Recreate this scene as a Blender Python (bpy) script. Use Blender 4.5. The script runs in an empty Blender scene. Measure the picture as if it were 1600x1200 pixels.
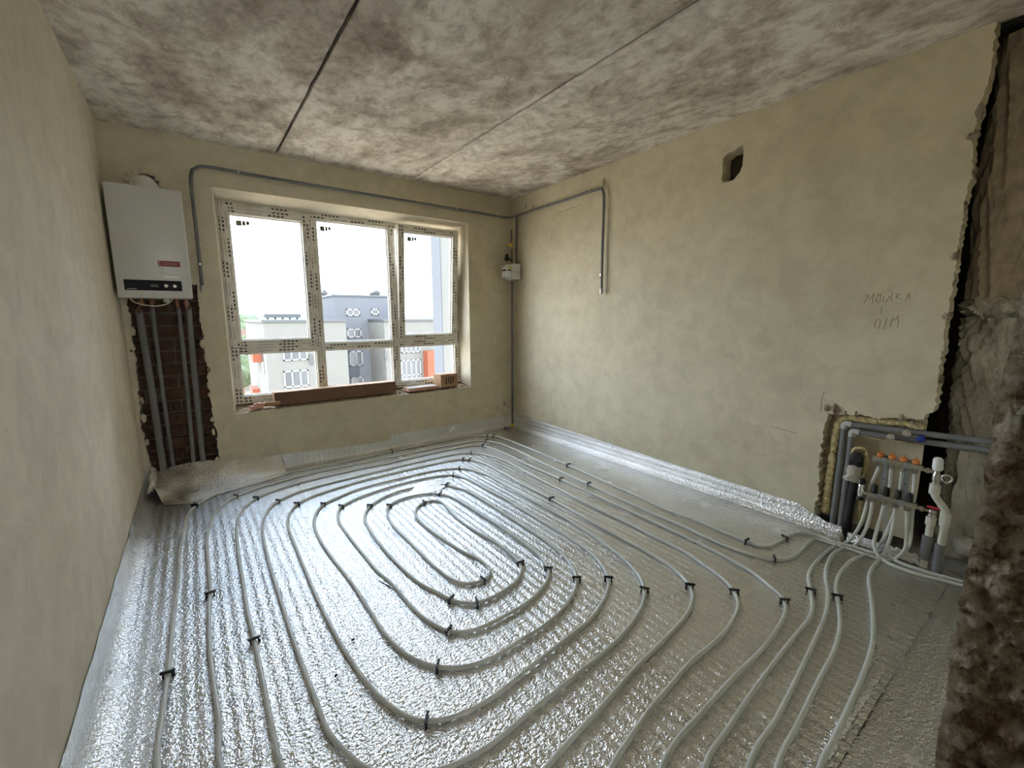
import bpy, bmesh, math, random
from mathutils import Vector, Matrix, noise
random.seed(7)
S = bpy.context.scene
COL = S.collection
PI = math.pi

# ------------------------------------------------------------------ camera, sky, lights, exposure
F_PX, W_PX, H_PX = 679.4, 1600.0, 1200.0
YAW, PITCH, ROLL = (math.radians(a) for a in (36.299, 8.786, -0.278))
EYE = Vector((0.0, 0.0, 1.357))
_fw = Vector((math.sin(YAW)*math.cos(PITCH), math.cos(YAW)*math.cos(PITCH), -math.sin(PITCH)))
_r0 = Vector((math.cos(YAW), -math.sin(YAW), 0))
_u0 = _r0.cross(_fw)
_rt = math.cos(ROLL)*_r0 + math.sin(ROLL)*_u0
_up = -math.sin(ROLL)*_r0 + math.cos(ROLL)*_u0
cam_d = bpy.data.cameras.new('camera')
cam_d.sensor_width = 36.0
cam_d.lens = 36.0*F_PX/W_PX
cam_d.clip_start = 0.02
cam_d.clip_end = 3000
cam = bpy.data.objects.new('camera', cam_d)
COL.objects.link(cam)
cam.matrix_world = Matrix(((_rt.x, _up.x, -_fw.x, EYE.x), (_rt.y, _up.y, -_fw.y, EYE.y), (_rt.z, _up.z, -_fw.z, EYE.z), (0, 0, 0, 1)))
S.camera = cam

SKY = 4.4          # strength of the sky
SUN = 3.0           # sun standing behind the house
S.view_settings.view_transform = 'Standard'
S.view_settings.look = 'None'
S.view_settings.gamma = 1.0
S.view_settings.use_curve_mapping = False
S.view_settings.exposure = 1.72
S.cycles.use_denoising = True
S.cycles.max_bounces = 10
S.cycles.diffuse_bounces = 6
S.cycles.caustics_reflective = True
S.cycles.sample_clamp_indirect = 8.0

wd = bpy.data.worlds.new('sky')
S.world = wd
wd.use_nodes = True
wt = wd.node_tree
wt.nodes.clear()
wo = wt.nodes.new('ShaderNodeOutputWorld')
wb = wt.nodes.new('ShaderNodeBackground')
tc = wt.nodes.new('ShaderNodeTexCoord')
mp = wt.nodes.new('ShaderNodeMapping')
mp.inputs['Scale'].default_value = (1.0, 1.0, 3.2)
mp.inputs['Location'].default_value = (3.1, 0.7, 1.4)
nz = wt.nodes.new('ShaderNodeTexNoise')
nz.inputs['Scale'].default_value = 2.6
nz.inputs['Detail'].default_value = 7
nz.inputs['Roughness'].default_value = 0.55
cr = wt.nodes.new('ShaderNodeValToRGB')
cr.color_ramp.elements[0].position = 0.40
cr.color_ramp.elements[0].color = (0.42, 0.57, 0.80, 1)
cr.color_ramp.elements[1].position = 0.66
cr.color_ramp.elements[1].color = (1.0, 0.98, 0.95, 1)
sp = wt.nodes.new('ShaderNodeSeparateXYZ')
hr = wt.nodes.new('ShaderNodeValToRGB')
hr.color_ramp.elements[0].position = 0.0
hr.color_ramp.elements[0].color = (0.75, 0.75, 0.75, 1)
hr.color_ramp.elements[1].position = 0.22
hr.color_ramp.elements[1].color = (0, 0, 0, 1)
mx = wt.nodes.new('ShaderNodeMixRGB')
mx.inputs[2].default_value = (0.93, 0.95, 0.97, 1)
wt.links.new(tc.outputs['Generated'], mp.inputs['Vector'])
wt.links.new(mp.outputs[0], nz.inputs['Vector'])
wt.links.new(nz.outputs[0], cr.inputs[0])
wt.links.new(tc.outputs['Generated'], sp.inputs[0])
wt.links.new(sp.outputs['Z'], hr.inputs[0])
wt.links.new(hr.outputs[0], mx.inputs[0])
wt.links.new(cr.outputs[0], mx.inputs[1])
wt.links.new(mx.outputs[0], wb.inputs['Color'])
wb.inputs['Strength'].default_value = SKY
wt.links.new(wb.outputs[0], wo.inputs[0])

def lamp(name, kind, loc, rot, energy, **kw):
    d = bpy.data.lights.new(name, kind)
    d.energy = energy
    for k, v in kw.items():
        setattr(d, k, v)
    o = bpy.data.objects.new(name, d)
    o.location = loc
    o.rotation_euler = rot
    COL.objects.link(o)
    return o
lamp('sun', 'SUN', (0, -20, 30), (math.radians(48), 0, math.radians(-28)), SUN, angle=0.02, color=(1, 0.96, 0.9))
REAR_Y = -3.0

# ------------------------------------------------------------------ projecting photo points onto known planes
XL, XR, YF, H = -0.388, 3.149, 4.277, 2.70
def ray(x, y):
    return ((x-W_PX/2)*_rt + (H_PX/2-y)*_up + F_PX*_fw)/F_PX
def at(x, y, ax, v):
    d = ray(x, y)
    return EYE + d*((v-EYE[ax])/d[ax])
def flo(x, y, z=0.0095):
    return at(x, y, 2, z)

# ------------------------------------------------------------------ materials
MATS = {}
def new_mat(name):
    m = bpy.data.materials.new(name)
    m.use_nodes = True
    MATS[name] = m
    return m, m.node_tree, m.node_tree.nodes['Principled BSDF']
def N(t, kind, **kw):
    n = t.nodes.new(kind)
    for k, v in kw.items():
        if hasattr(n, k):
            setattr(n, k, v)
        else:
            n.inputs[k].default_value = v
    return n
def ramp(t, fac, stops):
    n = t.nodes.new('ShaderNodeValToRGB')
    e = n.color_ramp.elements
    while len(e) < len(stops):
        e.new(0.5)
    for i, (p, c) in enumerate(stops):
        e[i].position = p
        e[i].color = (*c, 1) if len(c) == 3 else c
    t.links.new(fac, n.inputs[0])
    return n.outputs[0]
def coords(t, scale=(1, 1, 1)):
    g = t.nodes.new('ShaderNodeNewGeometry')
    m = t.nodes.new('ShaderNodeMapping')
    m.inputs['Scale'].default_value = scale
    t.links.new(g.outputs['Position'], m.inputs['Vector'])
    return m.outputs[0]
def noise_tex(t, vec, scale, detail=5, rough=0.55, dist=0.0):
    n = t.nodes.new('ShaderNodeTexNoise')
    n.inputs['Scale'].default_value = scale
    n.inputs['Detail'].default_value = detail
    n.inputs['Roughness'].default_value = rough
    n.inputs['Distortion'].default_value = dist
    t.links.new(vec, n.inputs['Vector'])
    return n.outputs[0]
def mix(t, fac, a, b, mode='MIX'):
    n = t.nodes.new('ShaderNodeMixRGB')
    n.blend_type = mode
    for i, v in ((0, fac), (1, a), (2, b)):
        if isinstance(v, (int, float)):
            n.inputs[i].default_value = v
        elif isinstance(v, tuple):
            n.inputs[i].default_value = (*v, 1)
        else:
            t.links.new(v, n.inputs[i])
    return n.outputs[0]
def bump(t, b, h, strength, dist=0.01, prev=None):
    n = t.nodes.new('ShaderNodeBump')
    n.inputs['Strength'].default_value = strength
    n.inputs['Distance'].default_value = dist
    t.links.new(h, n.inputs['Height'])
    if prev is not None:
        t.links.new(prev, n.inputs['Normal'])
    t.links.new(n.outputs[0], b.inputs['Normal'])
    return n.outputs[0]
def simple(name, col, rough=0.5, metal=0.0, var=0.0, scale=30, bmp=0.0, bscale=60, **kw):
    m, t, b = new_mat(name)
    b.inputs['Roughness'].default_value = rough
    b.inputs['Metallic'].default_value = metal
    b.inputs['Base Color'].default_value = (*col, 1)
    if var:
        v = coords(t)
        f = noise_tex(t, v, scale)
        c = ramp(t, f, [(0.3, tuple(x*(1-var) for x in col)), (0.7, tuple(min(1, x*(1+var*0.6)) for x in col))])
        t.links.new(c, b.inputs['Base Color'])
    if bmp:
        bump(t, b, noise_tex(t, coords(t), bscale), bmp)
    for k, v in kw.items():
        b.inputs[k].default_value = v
    return m

def plaster(name, base, dark, seed):
    m, t, b = new_mat(name)
    v = coords(t)
    mm = t.nodes.new('ShaderNodeMapping')
    mm.inputs['Location'].default_value = (seed, seed*2.3, 0)
    t.links.new(v, mm.inputs['Vector'])
    v = mm.outputs[0]
    big = noise_tex(t, v, 1.1, 6, 0.6, 0.4)
    c = ramp(t, big, [(0.30, dark), (0.55, base), (0.8, tuple(min(1, x*1.07) for x in base))])
    sm = noise_tex(t, v, 7, 8, 0.65, 0.6)
    c = mix(t, 0.45, c, ramp(t, sm, [(0.35, (0.72, 0.70, 0.68)), (0.6, (1, 1, 1))]), 'MULTIPLY')
    sc = noise_tex(t, v, 26, 3, 0.5, 1.2)
    c = mix(t, ramp(t, sc, [(0.70, (0, 0, 0)), (0.78, (0.45, 0.45, 0.45))]), c, tuple(x*0.45 for x in base))
    t.links.new(c, b.inputs['Base Color'])
    b.inputs['Roughness'].default_value = 0.9
    n1 = bump(t, b, noise_tex(t, v, 3.2, 5), 0.16, 0.05)
    bump(t, b, noise_tex(t, v, 90, 4), 0.12, 0.004, n1)
    return m
plaster('plaster', (0.70, 0.64, 0.475), (0.60, 0.54, 0.385), 0.0)
plaster('plaster_left', (0.74, 0.67, 0.53), (0.66, 0.59, 0.45), 4.0)
plaster('plaster_reveal', (0.70, 0.64, 0.50), (0.62, 0.56, 0.43), 9.0)

m, t, b = new_mat('concrete')
v = coords(t, (1, 0.7, 1))
a = noise_tex(t, v, 2.2, 10, 0.68, 0.5)
c = ramp(t, a, [(0.36, (0.38, 0.33, 0.27)), (0.46, (0.58, 0.53, 0.455)), (0.56, (0.82, 0.78, 0.70)), (0.8, (0.88, 0.85, 0.78))])
a2 = noise_tex(t, v, 10, 10, 0.75, 0.3)
c = mix(t, 0.75, c, ramp(t, a2, [(0.38, (0.50, 0.455, 0.40)), (0.54, (1, 1, 1))]), 'MULTIPLY')
a3 = noise_tex(t, v, 55, 4, 0.6)
c = mix(t, ramp(t, a3, [(0.68, (0, 0, 0)), (0.74, (0.8, 0.8, 0.8))]), c, (0.10, 0.085, 0.07))
t.links.new(c, b.inputs['Base Color'])
b.inputs['Roughness'].default_value = 0.88
n1 = bump(t, b, a2, 0.2, 0.01)
bump(t, b, a3, 0.25, 0.004, n1)

simple('screed', (0.33, 0.32, 0.29), 0.9, var=0.3, scale=5, bmp=0.3)
simple('groove', (0.10, 0.095, 0.09), 0.9, var=0.3)
simple('grout', (0.74, 0.70, 0.62), 0.9, var=0.35, scale=14, bmp=0.4, bscale=40)

m, t, b = new_mat('foil')
v = coords(t)
b.inputs['Metallic'].default_value = 1.0
f0 = noise_tex(t, v, 2.2, 5, 0.6)
t.links.new(ramp(t, f0, [(0.3, (0.75, 0.75, 0.735)), (0.7, (0.86, 0.86, 0.85))]), b.inputs['Base Color'])
t.links.new(ramp(t, noise_tex(t, v, 4, 3), [(0.3, (0.20, 0.20, 0.20)), (0.7, (0.29, 0.29, 0.29))]), b.inputs['Roughness'])
n1 = bump(t, b, noise_tex(t, v, 85, 2, 0.6), 0.85, 0.010)
bump(t, b, noise_tex(t, v, 14, 3, 0.5), 0.15, 0.010, n1)

simple('pex', (0.66, 0.67, 0.62), 0.35, var=0.08, scale=12)
simple('black_plastic', (0.012, 0.012, 0.013), 0.45)
simple('steel_pipe', (0.17, 0.17, 0.17), 0.5, 0.1, var=0.25, scale=14)
simple('insulation', (0.20, 0.20, 0.205), 0.75, var=0.12, scale=18, bmp=0.15, bscale=120)
simple('ppr_grey', (0.52, 0.53, 0.50), 0.5, var=0.08)
simple('ppr_white', (0.66, 0.65, 0.56), 0.42, var=0.06)
simple('white_paint', (0.66, 0.66, 0.64), 0.28, var=0.03, scale=3)
simple('white_edge', (0.85, 0.85, 0.84), 0.3)
simple('panel_black', (0.010, 0.011, 0.014), 0.5, **{'Specular IOR Level': 0.2})
simple('panel_lcd', (0.05, 0.055, 0.06), 0.25)
simple('red_print', (0.28, 0.035, 0.035), 0.5)
simple('grey_print', (0.42, 0.41, 0.39), 0.6)
simple('white_plastic', (0.74, 0.73, 0.68), 0.4, var=0.04)
simple('chrome', (0.75, 0.75, 0.74), 0.16, 1.0)
simple('nickel', (0.52, 0.49, 0.43), 0.28, 1.0, var=0.1)
simple('galvanised', (0.42, 0.45, 0.47), 0.4, 0.9, var=0.15, scale=40)
simple('copper', (0.30, 0.15, 0.10), 0.4, 0.8)
simple('orange_plastic', (0.80, 0.27, 0.07), 0.4)
simple('blue_plastic', (0.02, 0.04, 0.30), 0.4)
simple('red_plastic', (0.50, 0.03, 0.05), 0.4)
simple('yellow_plastic', (0.62, 0.44, 0.02), 0.45)
simple('meter_white', (0.66, 0.67, 0.63), 0.45, var=0.05)
simple('meter_face', (0.80, 0.80, 0.77), 0.4)
simple('foam', (0.74, 0.62, 0.33), 0.85, var=0.35, scale=30, bmp=0.8, bscale=70)
simple('brick', (0.12, 0.065, 0.044), 0.9, var=0.5, scale=16, bmp=0.6, bscale=50)
simple('mortar', (0.19, 0.165, 0.13), 0.95, var=0.5, scale=20, bmp=0.6)
simple('dark_masonry', (0.085, 0.070, 0.052), 0.95, var=0.4, scale=9, bmp=0.7, bscale=20)
simple('cardboard', (0.42, 0.255, 0.145), 0.8, var=0.1, scale=20)
simple('cardboard_dark', (0.19, 0.105, 0.065), 0.8, var=0.1, scale=10)
simple('cardboard_print', (0.09, 0.05, 0.035), 0.8)
simple('tile_pink', (0.66, 0.36, 0.26), 0.7, var=0.15, scale=25)
simple('tile_glaze', (0.82, 0.76, 0.74), 0.15)
simple('pencil', (0.20, 0.165, 0.12), 0.9)
simple('scorch', (0.36, 0.315, 0.225), 0.9, var=0.4)
simple('sill_dirt', (0.50, 0.42, 0.30), 0.95, var=0.4, scale=25, bmp=0.8, bscale=50)
simple('render_cream', (0.070, 0.068, 0.061), 0.9, var=0.06, scale=0.8)
simple('render_grey', (0.050, 0.053, 0.061), 0.9, var=0.05, scale=0.8)
simple('render_orange', (0.12, 0.024, 0.006), 0.8)
simple('coping', (0.025, 0.027, 0.029), 0.6)
simple('far_glass', (0.028, 0.030, 0.032), 0.25, var=0.2, scale=1)
simple('far_white', (0.13, 0.13, 0.13), 0.6)
simple('roof_tile', (0.09, 0.06, 0.048), 0.9, var=0.2, scale=1)
simple('leaf', (0.042, 0.058, 0.026), 0.9, var=0.5, scale=0.6)
simple('trunk', (0.12, 0.08, 0.05), 0.9)
simple('soil', (0.50, 0.39, 0.27), 0.95, var=0.4, scale=0.03)
simple('far_hill', (0.075, 0.092, 0.105), 1.0, var=0.15, scale=0.004)

m, t, b = new_mat('rough_masonry')
v = coords(t)
a = noise_tex(t, v, 42, 9, 0.7, 0.2)
c = ramp(t, a, [(0.34, (0.16, 0.115, 0.08)), (0.43, (0.44, 0.355, 0.26)), (0.53, (0.70, 0.62, 0.485)), (0.68, (0.84, 0.765, 0.62))])
c = mix(t, ramp(t, noise_tex(t, v, 5, 4), [(0.52, (0, 0, 0)), (0.68, (0.7, 0.7, 0.7))]), c, (0.30, 0.17, 0.115))
t.links.new(c, b.inputs['Base Color'])
b.inputs['Roughness'].default_value = 0.95
n1 = bump(t, b, a, 0.8, 0.025)
bump(t, b, noise_tex(t, v, 150, 5, 0.7), 0.9, 0.012, n1)

m, t, b = new_mat('film')           # crumpled polyethylene film round the riser
b.inputs['Base Color'].default_value = (0.40, 0.37, 0.30, 1)
b.inputs['Roughness'].default_value = 0.32
b.inputs['Coat Weight'].default_value = 0.4
v = coords(t, (1, 1, 0.6))
t.links.new(ramp(t, noise_tex(t, v, 8, 6), [(0.35, (0.42, 0.385, 0.31)), (0.65, (0.70, 0.66, 0.57))]), b.inputs['Base Color'])
bump(t, b, noise_tex(t, v, 22, 6, 0.6, 1.5), 0.8, 0.02)
simple('wrap_cloth', (0.52, 0.44, 0.33), 0.9, var=0.35, scale=14, bmp=0.7, bscale=25)

m, t, b = new_mat('glass')
t.nodes.remove(b)
tr = N(t, 'ShaderNodeBsdfTransparent')
tr.inputs[0].default_value = (0.95, 0.965, 0.965, 1)
gl = N(t, 'ShaderNodeBsdfGlossy')
gl.inputs['Roughness'].default_value = 0.02
df = N(t, 'ShaderNodeBsdfDiffuse')
df.inputs[0].default_value = (0.5, 0.5, 0.48, 1)
fr = N(t, 'ShaderNodeLayerWeight')
fr.inputs[0].default_value = 0.5
fp = N(t, 'ShaderNodeMath', operation='POWER')
fp.inputs[1].default_value = 5.0
t.links.new(fr.outputs['Facing'], fp.inputs[0])
fm = N(t, 'ShaderNodeMath', operation='MULTIPLY_ADD')
fm.inputs[1].default_value = 0.5
fm.inputs[2].default_value = 0.02
t.links.new(fp.outputs[0], fm.inputs[0])
ms = N(t, 'ShaderNodeMixShader')
t.links.new(fm.outputs[0], ms.inputs[0])
t.links.new(tr.outputs[0], ms.inputs[1])
t.links.new(gl.outputs[0], ms.inputs[2])
ms2 = N(t, 'ShaderNodeMixShader')
dirt = ramp(t, noise_tex(t, coords(t), 38, 5, 0.7), [(0.66, (0, 0, 0)), (0.74, (0.30, 0.30, 0.30))])
t.links.new(dirt, ms2.inputs[0])
t.links.new(ms.outputs[0], ms2.inputs[1])
t.links.new(df.outputs[0], ms2.inputs[2])
t.links.new(ms2.outputs[0], t.nodes['Material Output'].inputs[0])

# white window profile with the maker's print on its protective film; UV = metres along / across the bar
m, t, b = new_mat('pvc_film')
b.inputs['Roughness'].default_value = 0.35
uv = N(t, 'ShaderNodeUVMap')
sx = N(t, 'ShaderNodeSeparateXYZ')
t.links.new(uv.outputs[0], sx.inputs[0])
def M(op, a, bb=None, cc=None):
    n = t.nodes.new('ShaderNodeMath')
    n.operation = op
    for i, q in enumerate((a, bb, cc)):
        if q is None:
            continue
        if isinstance(q, (int, float)):
            n.inputs[i].default_value = q
        else:
            t.links.new(q, n.inputs[i])
    return n.outputs[0]
U, V = sx.outputs[0], sx.outputs[1]
tot = None
for k, (v0, per, off) in enumerate(((0.020, 0.36, 0.0), (0.046, 0.43, 0.43))):
    ph = M('FRACT', M('ADD', M('DIVIDE', U, per), off))
    band = M('LESS_THAN', M('ABSOLUTE', M('SUBTRACT', V, v0)), 0.0065)
    blk = M('MULTIPLY', M('LESS_THAN', ph, 0.36), M('LESS_THAN', M('FRACT', M('DIVIDE', U, 0.034)), 0.62))
    thin = M('MULTIPLY', M('MULTIPLY', M('GREATER_THAN', ph, 0.56), M('LESS_THAN', ph, 0.88)),
             M('MULTIPLY', M('LESS_THAN', M('ABSOLUTE', M('SUBTRACT', V, v0)), 0.0035), M('LESS_THAN', M('FRACT', M('DIVIDE', U, 0.006)), 0.7)))
    s = M('MAXIMUM', M('MULTIPLY', blk, band), M('MULTIPLY', thin, 0.6))
    tot = s if tot is None else M('MAXIMUM', tot, s)
base = ramp(t, noise_tex(t, coords(t), 9, 4), [(0.3, (0.70, 0.66, 0.56)), (0.7, (0.84, 0.81, 0.73))])
t.links.new(mix(t, tot, base, (0.05, 0.045, 0.04)), b.inputs['Base Color'])
simple('pvc_white', (0.80, 0.80, 0.79), 0.3)

# ------------------------------------------------------------------ mesh and object helpers
def woff(o):
    p = Vector((0, 0, 0))
    while o is not None:
        p += o.location
        o = o.parent
    return p
def catmull(pts, step=0.03, closed=False):
    out = []
    n = len(pts)
    for i in range(n-1):
        p1, p2 = pts[i], pts[i+1]
        p0 = pts[i-1] if i > 0 else p1 + (p1-p2)
        p3 = pts[i+2] if i+2 < n else p2 + (p2-p1)
        d01, d12, d23 = (max((q-p).length, 1e-5)**0.5 for p, q in ((p0, p1), (p1, p2), (p2, p3)))
        m1 = (p2-p1) + d12*((p1-p0)/d01 - (p2-p0)/(d01+d12))
        m2 = (p2-p1) + d12*((p3-p2)/d23 - (p3-p1)/(d12+d23))
        k = max(1, int((p2-p1).length/step))
        for j in range(k):
            u = j/k
            out.append((2*u**3-3*u*u+1)*p1 + (u**3-2*u*u+u)*m1 + (-2*u**3+3*u*u)*p2 + (u**3-u*u)*m2)
    out.append(pts[-1].copy())
    return out
class MB:
    def __init__(self):
        self.v, self.f, self.uv = [], [], []
    def add(self, vs, fs):
        o = len(self.v)
        self.v += [Vector(q) for q in vs]
        self.f += [tuple(i+o for i in q) for q in fs]
        return self
    def box(self, a, b, M4=None):
        (x0, y0, z0), (x1, y1, z1) = a, b
        vs = [Vector(q) for q in ((x0, y0, z0), (x1, y0, z0), (x1, y1, z0), (x0, y1, z0), (x0, y0, z1), (x1, y0, z1), (x1, y1, z1), (x0, y1, z1))]
        if M4:
            vs = [M4 @ q for q in vs]
        return self.add(vs, [(0, 3, 2, 1), (4, 5, 6, 7), (0, 1, 5, 4), (1, 2, 6, 5), (2, 3, 7, 6), (3, 0, 4, 7)])
    def bbox(self, a, b, r=0.004, M4=None):
        bm = bmesh.new()
        bmesh.ops.create_cube(bm, size=1)
        c = [(a[i]+b[i])/2 for i in range(3)]
        s = [abs(b[i]-a[i]) for i in range(3)]
        for q in bm.verts:
            q.co = Vector((c[0]+q.co.x*s[0], c[1]+q.co.y*s[1], c[2]+q.co.z*s[2]))
        bmesh.ops.bevel(bm, geom=bm.edges[:], offset=r, segments=2, profile=0.6, affect='EDGES')
        bm.verts.index_update()
        self.add([(M4 @ q.co) if M4 else q.co.copy() for q in bm.verts], [[q.index for q in f.verts] for f in bm.faces])
        bm.free()
        return self
    def sweep(self, pts, r, n=10, cap=True):
        m = len(pts)
        rad = r if callable(r) else (lambda i: r)
        tan = [(pts[min(i+1, m-1)]-pts[max(i-1, 0)]).normalized() for i in range(m)]
        up = Vector((0, 0, 1)) if abs(tan[0].z) < 0.9 else Vector((1, 0, 0))
        nrm = tan[0].cross(up).normalized()
        vs = []
        for i in range(m):
            nrm = (nrm - tan[i]*nrm.dot(tan[i])).normalized()
            bi = tan[i].cross(nrm)
            R = rad(i)
            for k in range(n):
                a = 2*PI*k/n
                vs.append(pts[i] + R*(math.cos(a)*nrm + math.sin(a)*bi))
        fs = [(i*n+k, i*n+(k+1) % n, (i+1)*n+(k+1) % n, (i+1)*n+k) for i in range(m-1) for k in range(n)]
        if cap:
            fs.append(tuple(range(n-1, -1, -1)))
            fs.append(tuple((m-1)*n+k for k in range(n)))
        return self.add(vs, fs)
    def tube(self, pts, r, n=10, step=0.03):
        return self.sweep(catmull([Vector(q) for q in pts], step), r, n)
    def cyl(self, a, b, r, r2=None, n=16):
        a, b = Vector(a), Vector(b)
        r2 = r if r2 is None else r2
        return self.sweep([a, b], lambda i: (r, r2)[i], n)
    def lathe(self, a, d, prof, n=20):
        """prof: (distance along d, radius) from the point a"""
        a, d = Vector(a), Vector(d).normalized()
        return self.sweep([a+d*q for q, _ in prof], lambda i: max(prof[i][1], 1e-4), n)
    def blob(self, c, s, seed=0, amp=0.25, freq=2.0, sub=3):
        bm = bmesh.new()
        bmesh.ops.create_icosphere(bm, subdivisions=sub, radius=1)
        for q in bm.verts:
            k = 1 + amp*noise.fractal(q.co*freq + Vector((seed*3.7, seed, -seed)), 1.0, 2.0, 3)
            q.co = Vector((c[0]+q.co.x*s[0]*k, c[1]+q.co.y*s[1]*k, c[2]+q.co.z*s[2]*k))
        bm.verts.index_update()
        self.add([q.co.copy() for q in bm.verts], [[q.index for q in f.verts] for f in bm.faces])
        bm.free()
        return self
    def grid(self, nu, nv, fn):
        self.add([fn(i/(nu-1), j/(nv-1)) for i in range(nu) for j in range(nv)],
                 [(i*nv+j, (i+1)*nv+j, (i+1)*nv+j+1, i*nv+j+1) for i in range(nu-1) for j in range(nv-1)])
        return self
    def build(self, name, mat, parent=None, smooth=False, origin=None):
        me = bpy.data.meshes.new(name)
        if parent is not None:
            off = woff(parent)
            loc = Vector((0, 0, 0))
        else:
            if origin is None:
                xs, ys, zs = zip(*[(q.x, q.y, q.z) for q in self.v])
                origin = ((min(xs)+max(xs))/2, (min(ys)+max(ys))/2, min(zs))
            off = loc = Vector(origin)
        me.from_pydata([q-off for q in self.v], [], self.f)
        me.materials.append(MATS[mat])
        if smooth:
            me.polygons.foreach_set('use_smooth', [True]*len(me.polygons))
            try:
                me.set_sharp_from_angle(angle=math.radians(48))
            except Exception:
                pass
        me.update()
        o = bpy.data.objects.new(name, me)
        COL.objects.link(o)
        o.parent = parent
        o.location = loc
        return o
def tag(o, label=None, cat=None, group=None, kind=None):
    for k, v in (('label', label), ('category', cat), ('group', group), ('kind', kind)):
        if v:
            o[k] = v
    return o
def thing(name, label, cat, loc=(0, 0, 0), group=None, kind=None):
    o = bpy.data.objects.new(name, None)
    o.empty_display_size = 0.05
    COL.objects.link(o)
    o.location = loc
    return tag(o, label, cat, group, kind)
def jag(pts, step=0.02, amp=0.008, seed=0.0):
    """a ragged broken line through the points"""
    out = []
    for (a, b) in zip(pts[:-1], pts[1:]):
        a, b = Vector(a), Vector(b)
        k = max(1, int((b-a).length/step))
        nr = Vector((-(b-a).y, (b-a).x)).normalized()
        for j in range(k):
            p = a.lerp(b, j/k)
            d = amp*(noise.noise(Vector((p.x*40+seed, p.y*40, seed)))*1.3 + noise.noise(Vector((p.x*11, p.y*11+seed, 3.1))))
            out.append(tuple(p + nr*(d if j else 0)))
    return out
def plate(outline, holes, d, fn):
    """a plate with holes: 2-D outline -> MB with thickness d; fn(u, v, w) -> world"""
    cu = bpy.data.curves.new('plate', 'CURVE')
    cu.dimensions = '2D'
    cu.fill_mode = 'BOTH'
    cu.extrude = d/2
    for ring in [outline]+list(holes):
        s = cu.splines.new('POLY')
        s.points.add(len(ring)-1)
        for p, q in zip(s.points, ring):
            p.co = (q[0], q[1], 0, 1)
        s.use_cyclic_u = True
    o = bpy.data.objects.new('plate', cu)
    COL.objects.link(o)
    dg = bpy.context.evaluated_depsgraph_get()
    me = bpy.data.meshes.new_from_object(o.evaluated_get(dg))
    mb = MB()
    mb.add([fn(q.co.x, q.co.y, q.co.z+d/2) for q in me.vertices], [tuple(p.vertices) for p in me.polygons])
    bpy.data.objects.remove(o)
    bpy.data.curves.remove(cu)
    bpy.data.meshes.remove(me)
    return mb
def struct(o):
    o['kind'] = 'structure'
    return o
def rect(x0, x1, z0, z1):
    return [(x0, z0), (x1, z0), (x1, z1), (x0, z1)]

# ------------------------------------------------------------------ room shell
XB = 4.0                       # back of the service shaft
struct(MB().box((XL-0.2, REAR_Y-0.3, -0.15), (XB+0.2, YF+0.35, -0.008)).build('floor', 'screed'))
ceil = struct(MB().box((XL-0.2, REAR_Y-0.3, H+0.035), (XB+0.2, YF+0.35, H+0.22)).build('ceiling', 'groove'))
def slab(x0, x1, seed):
    def fn(u, v):
        x = x0 + (x1-x0)*u
        y = -3.0 + (YF+0.04+3.0)*v
        e = min(u, 1-u)*(x1-x0)
        return Vector((x + (0.006*noise.noise(Vector((y*6, seed, u*9))) if e < 0.001 else 0), y,
                       H + 0.003*noise.noise(Vector((x*2, y*2, seed))) + (0.007 if e < 0.001 else 0)))
    mb = MB().grid(24, 80, fn)
    n = len(mb.v)
    mb.box((x0+0.002, -3.0, H+0.012), (x1-0.002, YF+0.04, H+0.036))
    return mb
for k, (x0, x1) in enumerate(((XL-0.05, 0.705), (0.724, 1.915), (2.045, XR+0.05))):
    tag(slab(x0, x1, k*5.0).build('slab', 'concrete', ceil, True), 'bare stained concrete ceiling slab')
g = MB()
def joint(u, v):
    x, y = 1.900+0.162*u, -3.0+(YF+3.04)*v
    prof = -0.010*math.exp(-((u-0.10)/0.07)**2)-0.012*math.exp(-((u-0.88)/0.08)**2)+0.012*math.exp(-((u-0.48)/0.16)**2)
    ed = 0.004*(max(0, 0.06-u)+max(0, u-0.94))/0.06
    return Vector((x+0.004*noise.noise(Vector((y*3, 1, 0))), y, H-0.003+prof+ed+0.004*noise.noise(Vector((u*5, y*22, 3)))))
g.grid(26, 420, joint)
tag(g.build('joint_grout', 'grout', ceil, True), 'lumpy mortar band filling the slab joint')

struct(MB().box((XL-0.2, REAR_Y-0.2, -0.01), (XL, YF+0.3, H+0.04)).build('wall_left', 'plaster_left'))

# far wall: 6 cm plaster layer with window opening and the ragged chase, masonry behind it
WX0, WX1, WZ0, WZ1 = 0.240, 2.552, 0.556, 2.372
far_fn = lambda y0: (lambda u, v, w: Vector((u, y0+w, v)))
chase = jag([(-0.345, 0.12), (-0.365, 0.60), (-0.350, 1.0), (-0.352, 1.62), (0.075, 1.62), (0.082, 1.05), (0.085, 0.6), (0.100, 0.35), (0.088, 0.12), (-0.345, 0.12)], 0.012, 0.011, 2.0)
flue_hole = [(-0.140+0.058*math.cos(a)*(1+0.18*math.sin(3*a)), 2.345+0.062*math.sin(a)*(1+0.12*math.cos(5*a))) for a in [2*PI*k/28 for k in range(28)]]
win_hole = rect(WX0, WX1, WZ0, WZ1)
far = struct(plate(rect(XL-0.2, XR+0.14, -0.01, H+0.04), [win_hole, chase, flue_hole], 0.06, far_fn(YF)).build('wall_far', 'plaster'))
plate(rect(XL-0.2, XR+0.14, -0.01, H+0.04), [win_hole], 0.110, far_fn(YF+0.085)).build('masonry', 'mortar', far)
plate(rect(XL-0.2, XR+0.14, -0.01, H+0.04), [rect(0.275, 2.510, 0.615, 2.306)], 0.145, far_fn(YF+0.195)).build('masonry', 'mortar', far)
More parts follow.
